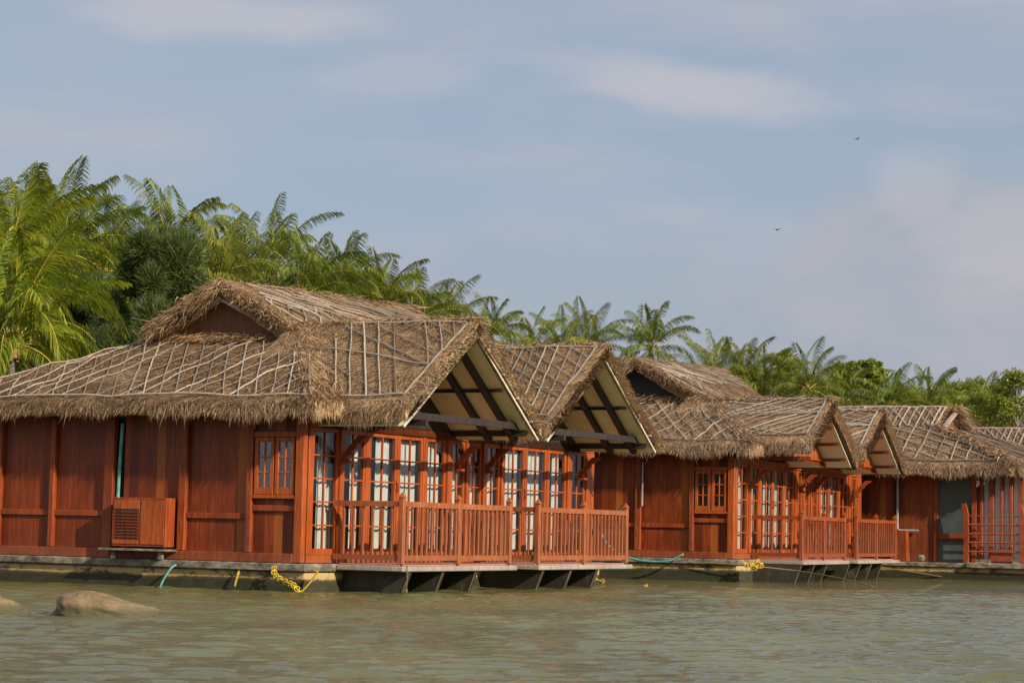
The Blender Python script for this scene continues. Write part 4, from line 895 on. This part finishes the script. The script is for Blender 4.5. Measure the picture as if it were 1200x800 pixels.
fill = [(5, 350, 95), (-10, 420, 92), (40, 400, 98), (80, 400, 96), (130, 380, 105), (40, 330, 92), (95, 350, 100), (150, 300, 120), (225, 330, 122), (300, 345, 120), (385, 355, 118), (340, 335, 150), (430, 350, 150), (260, 300, 140), (20, 300, 112), (100, 310, 108), (430, 365, 126), (470, 375, 135), (370, 330, 142), (60, 235, 110), (10, 240, 105),
        (130, 270, 125), (800, 440, 200), (850, 462, 190), (910, 462, 195), (960, 478, 190), (925, 452, 205), (1010, 470, 205), (1060, 482, 200), (1020, 490, 190), (1130, 492, 200), (1178, 500, 205), (1095, 492, 200), (740, 440, 180), (720, 425, 200), (700, 430, 190)]
for px, py, Z_ in fill: palm(px, py, Z_, 'coconut palm mostly hidden in the dense grove behind other crowns', group='palms hidden deep in the grove')

# ------------------------------------------------------------------ other trees
def tree(name, px, pytop, Z, width, height, label, cat, mat, nleaf, feathery=False, seed=1, group=None):
    c = pz(px, pytop, Z); base = .5; top = c.z; r = empty(name, (c.x, c.y, base), 0, label, cat, group); rr = np.random.default_rng(seed); rd = random.Random(seed)
    H_ = top - base; tb = MB(); tb.tube([(0, 0, -.2), (.1, 0, H_ * .4), (0, .1, H_ * .93)], .22, 8, .05); cl = []
    nc = 46 if feathery else 70
    for i in range(nc):
        a = rd.uniform(0, 6.28); f = rd.random(); z_ = H_ - height * (.04 + .96 * f); prof = (.25 + .9 * f ** .7) if feathery else math.sin(math.pi * min(.97, .12 + .80 * f)) ** .6
        rad = width / 2 * prof * math.sqrt(rd.random()) * .95; p = Vector((math.cos(a) * rad, math.sin(a) * rad, z_)); cl.append((p, rd.uniform(.09, .17) * width * (1 if not feathery else .8)))
        tb.tube([(0, 0, max(1, z_ - H_ * .12)), p * .5 + Vector((0, 0, z_ * .5 - H_ * .03)), p], .05, 4, .015)
    tb.build('trunk', M['trunk'], r, smooth=True)
    n = nleaf; k = rr.integers(0, nc, n); C_ = np.array([q[0] for q in cl])[k]; S_ = np.array([q[1] for q in cl])[k][:, None]
    d = rr.normal(0, 1, (n, 3)); d /= np.linalg.norm(d, axis=1)[:, None]; rad = rr.random((n, 1)) ** .45
    p = C_ + d * S_ * rad * np.array([1, 1, .75 if not feathery else 1.25])
    if feathery:
        dr = d * .5 + np.array([0, 0, .55]) + rr.normal(0, .35, (n, 3)); dr /= np.linalg.norm(dr, axis=1)[:, None]; l = rr.uniform(.25, .6, (n, 1)); sd_ = np.cross(dr, rr.normal(0, 1, (n, 3))); sd_ /= np.linalg.norm(sd_, axis=1)[:, None]
        V = np.stack([p - sd_ * .018, p + sd_ * .018, p + dr * l + np.array([0, 0, -.05])], 1).reshape(-1, 3); T = np.arange(n * 3).reshape(n, 3); Q = np.zeros((0, 4), int)
    else:
        nn = d + rr.normal(0, .6, (n, 3)) + np.array([0, 0, .4]); nn /= np.linalg.norm(nn, axis=1)[:, None]; a = np.cross(nn, rr.normal(0, 1, (n, 3))); a /= np.linalg.norm(a, axis=1)[:, None]; b = np.cross(nn, a); s_ = rr.uniform(.09, .17, (n, 1))
        V = np.stack([p - a * s_, p + b * s_ * .5, p + a * s_, p - b * s_ * .5], 1).reshape(-1, 3); Q = np.arange(n * 4).reshape(n, 4); T = np.zeros((0, 3), int)
    mesh_np('crown', V, T, Q, M[mat], r); return r
tree('casuarina', 185, 272, 84, 5.6, 8.0, 'dark feathery casuarina tree between the bright palms and the gablet', 'tree', 'casu', 90000, True, 4)
tree('casuarina', 110, 320, 92, 4.2, 6.0, 'second darker feathery tree filling the gap under the palm crowns', 'tree', 'casu', 60000, True, 5)
BG = 'leafy trees among the far palms'
for i, (px, py, Z_, wd_, ht, lb) in enumerate([(922, 408, 200, 4.5, 6, 'pale leafy treetop between palms above the pale striped gable'), (990, 424, 196, 4.2, 5, 'round yellow-green treetop with sky on both sides'), (1022, 422, 196, 3.4, 5, 'narrow upright yellow-green treetop next to the round one'),
        (1124, 448, 190, 5.5, 6, 'leafy bush top over the slate-walled cottage ridge'), (1192, 434, 164, 7.5, 8, 'large yellow-green leafy tree at the far end of the shore'), (1158, 446, 200, 6, 6, 'leafy crown behind the dark green palm'), (1068, 450, 215, 6, 6, 'leafy crown deep between the far palms'),
        (880, 430, 215, 7, 7, 'leafy crown behind the palms over the second cottage'), (960, 448, 215, 7, 6, 'dense leafy crown below the round treetop')]):
    tree('leafy_tree', px, py, Z_, wd_, ht, lb, 'tree', 'broad', 15000, False, 30 + i, BG)
# undergrowth hiding the horizon between the trunks
rr = np.random.default_rng(8); n = 60000; ln_ = np.array([(-40, 72), (-16, 82), (-4, 110), (12, 135), (40, 150), (70, 160)], float); k = rr.integers(0, 5, n); f = rr.random((n, 1)); p2 = ln_[k] * (1 - f) + ln_[k + 1] * f + rr.normal(0, 2.0, (n, 2)); hh = np.array([noise.noise(Vector((q[0] * .12, q[1] * .12, 1))) for q in p2])
p = np.column_stack([p2, .5 + rr.random(n) ** .7 * (5.0 + hh * 4)]); a = rr.normal(0, 1, (n, 3)); a /= np.linalg.norm(a, axis=1)[:, None]; b = np.cross(a, rr.normal(0, 1, (n, 3))); b /= np.linalg.norm(b, axis=1)[:, None]; s_ = rr.uniform(.15, .32, (n, 1))
tag(mesh_np('undergrowth', np.stack([p - a * s_, p + b * s_ * .5, p + a * s_, p - b * s_ * .5], 1).reshape(-1, 3), np.zeros((0, 3), int), np.arange(n * 4).reshape(n, 4), M['broad']), 'dense green undergrowth between the palm trunks along the shore', 'undergrowth', kind='stuff')
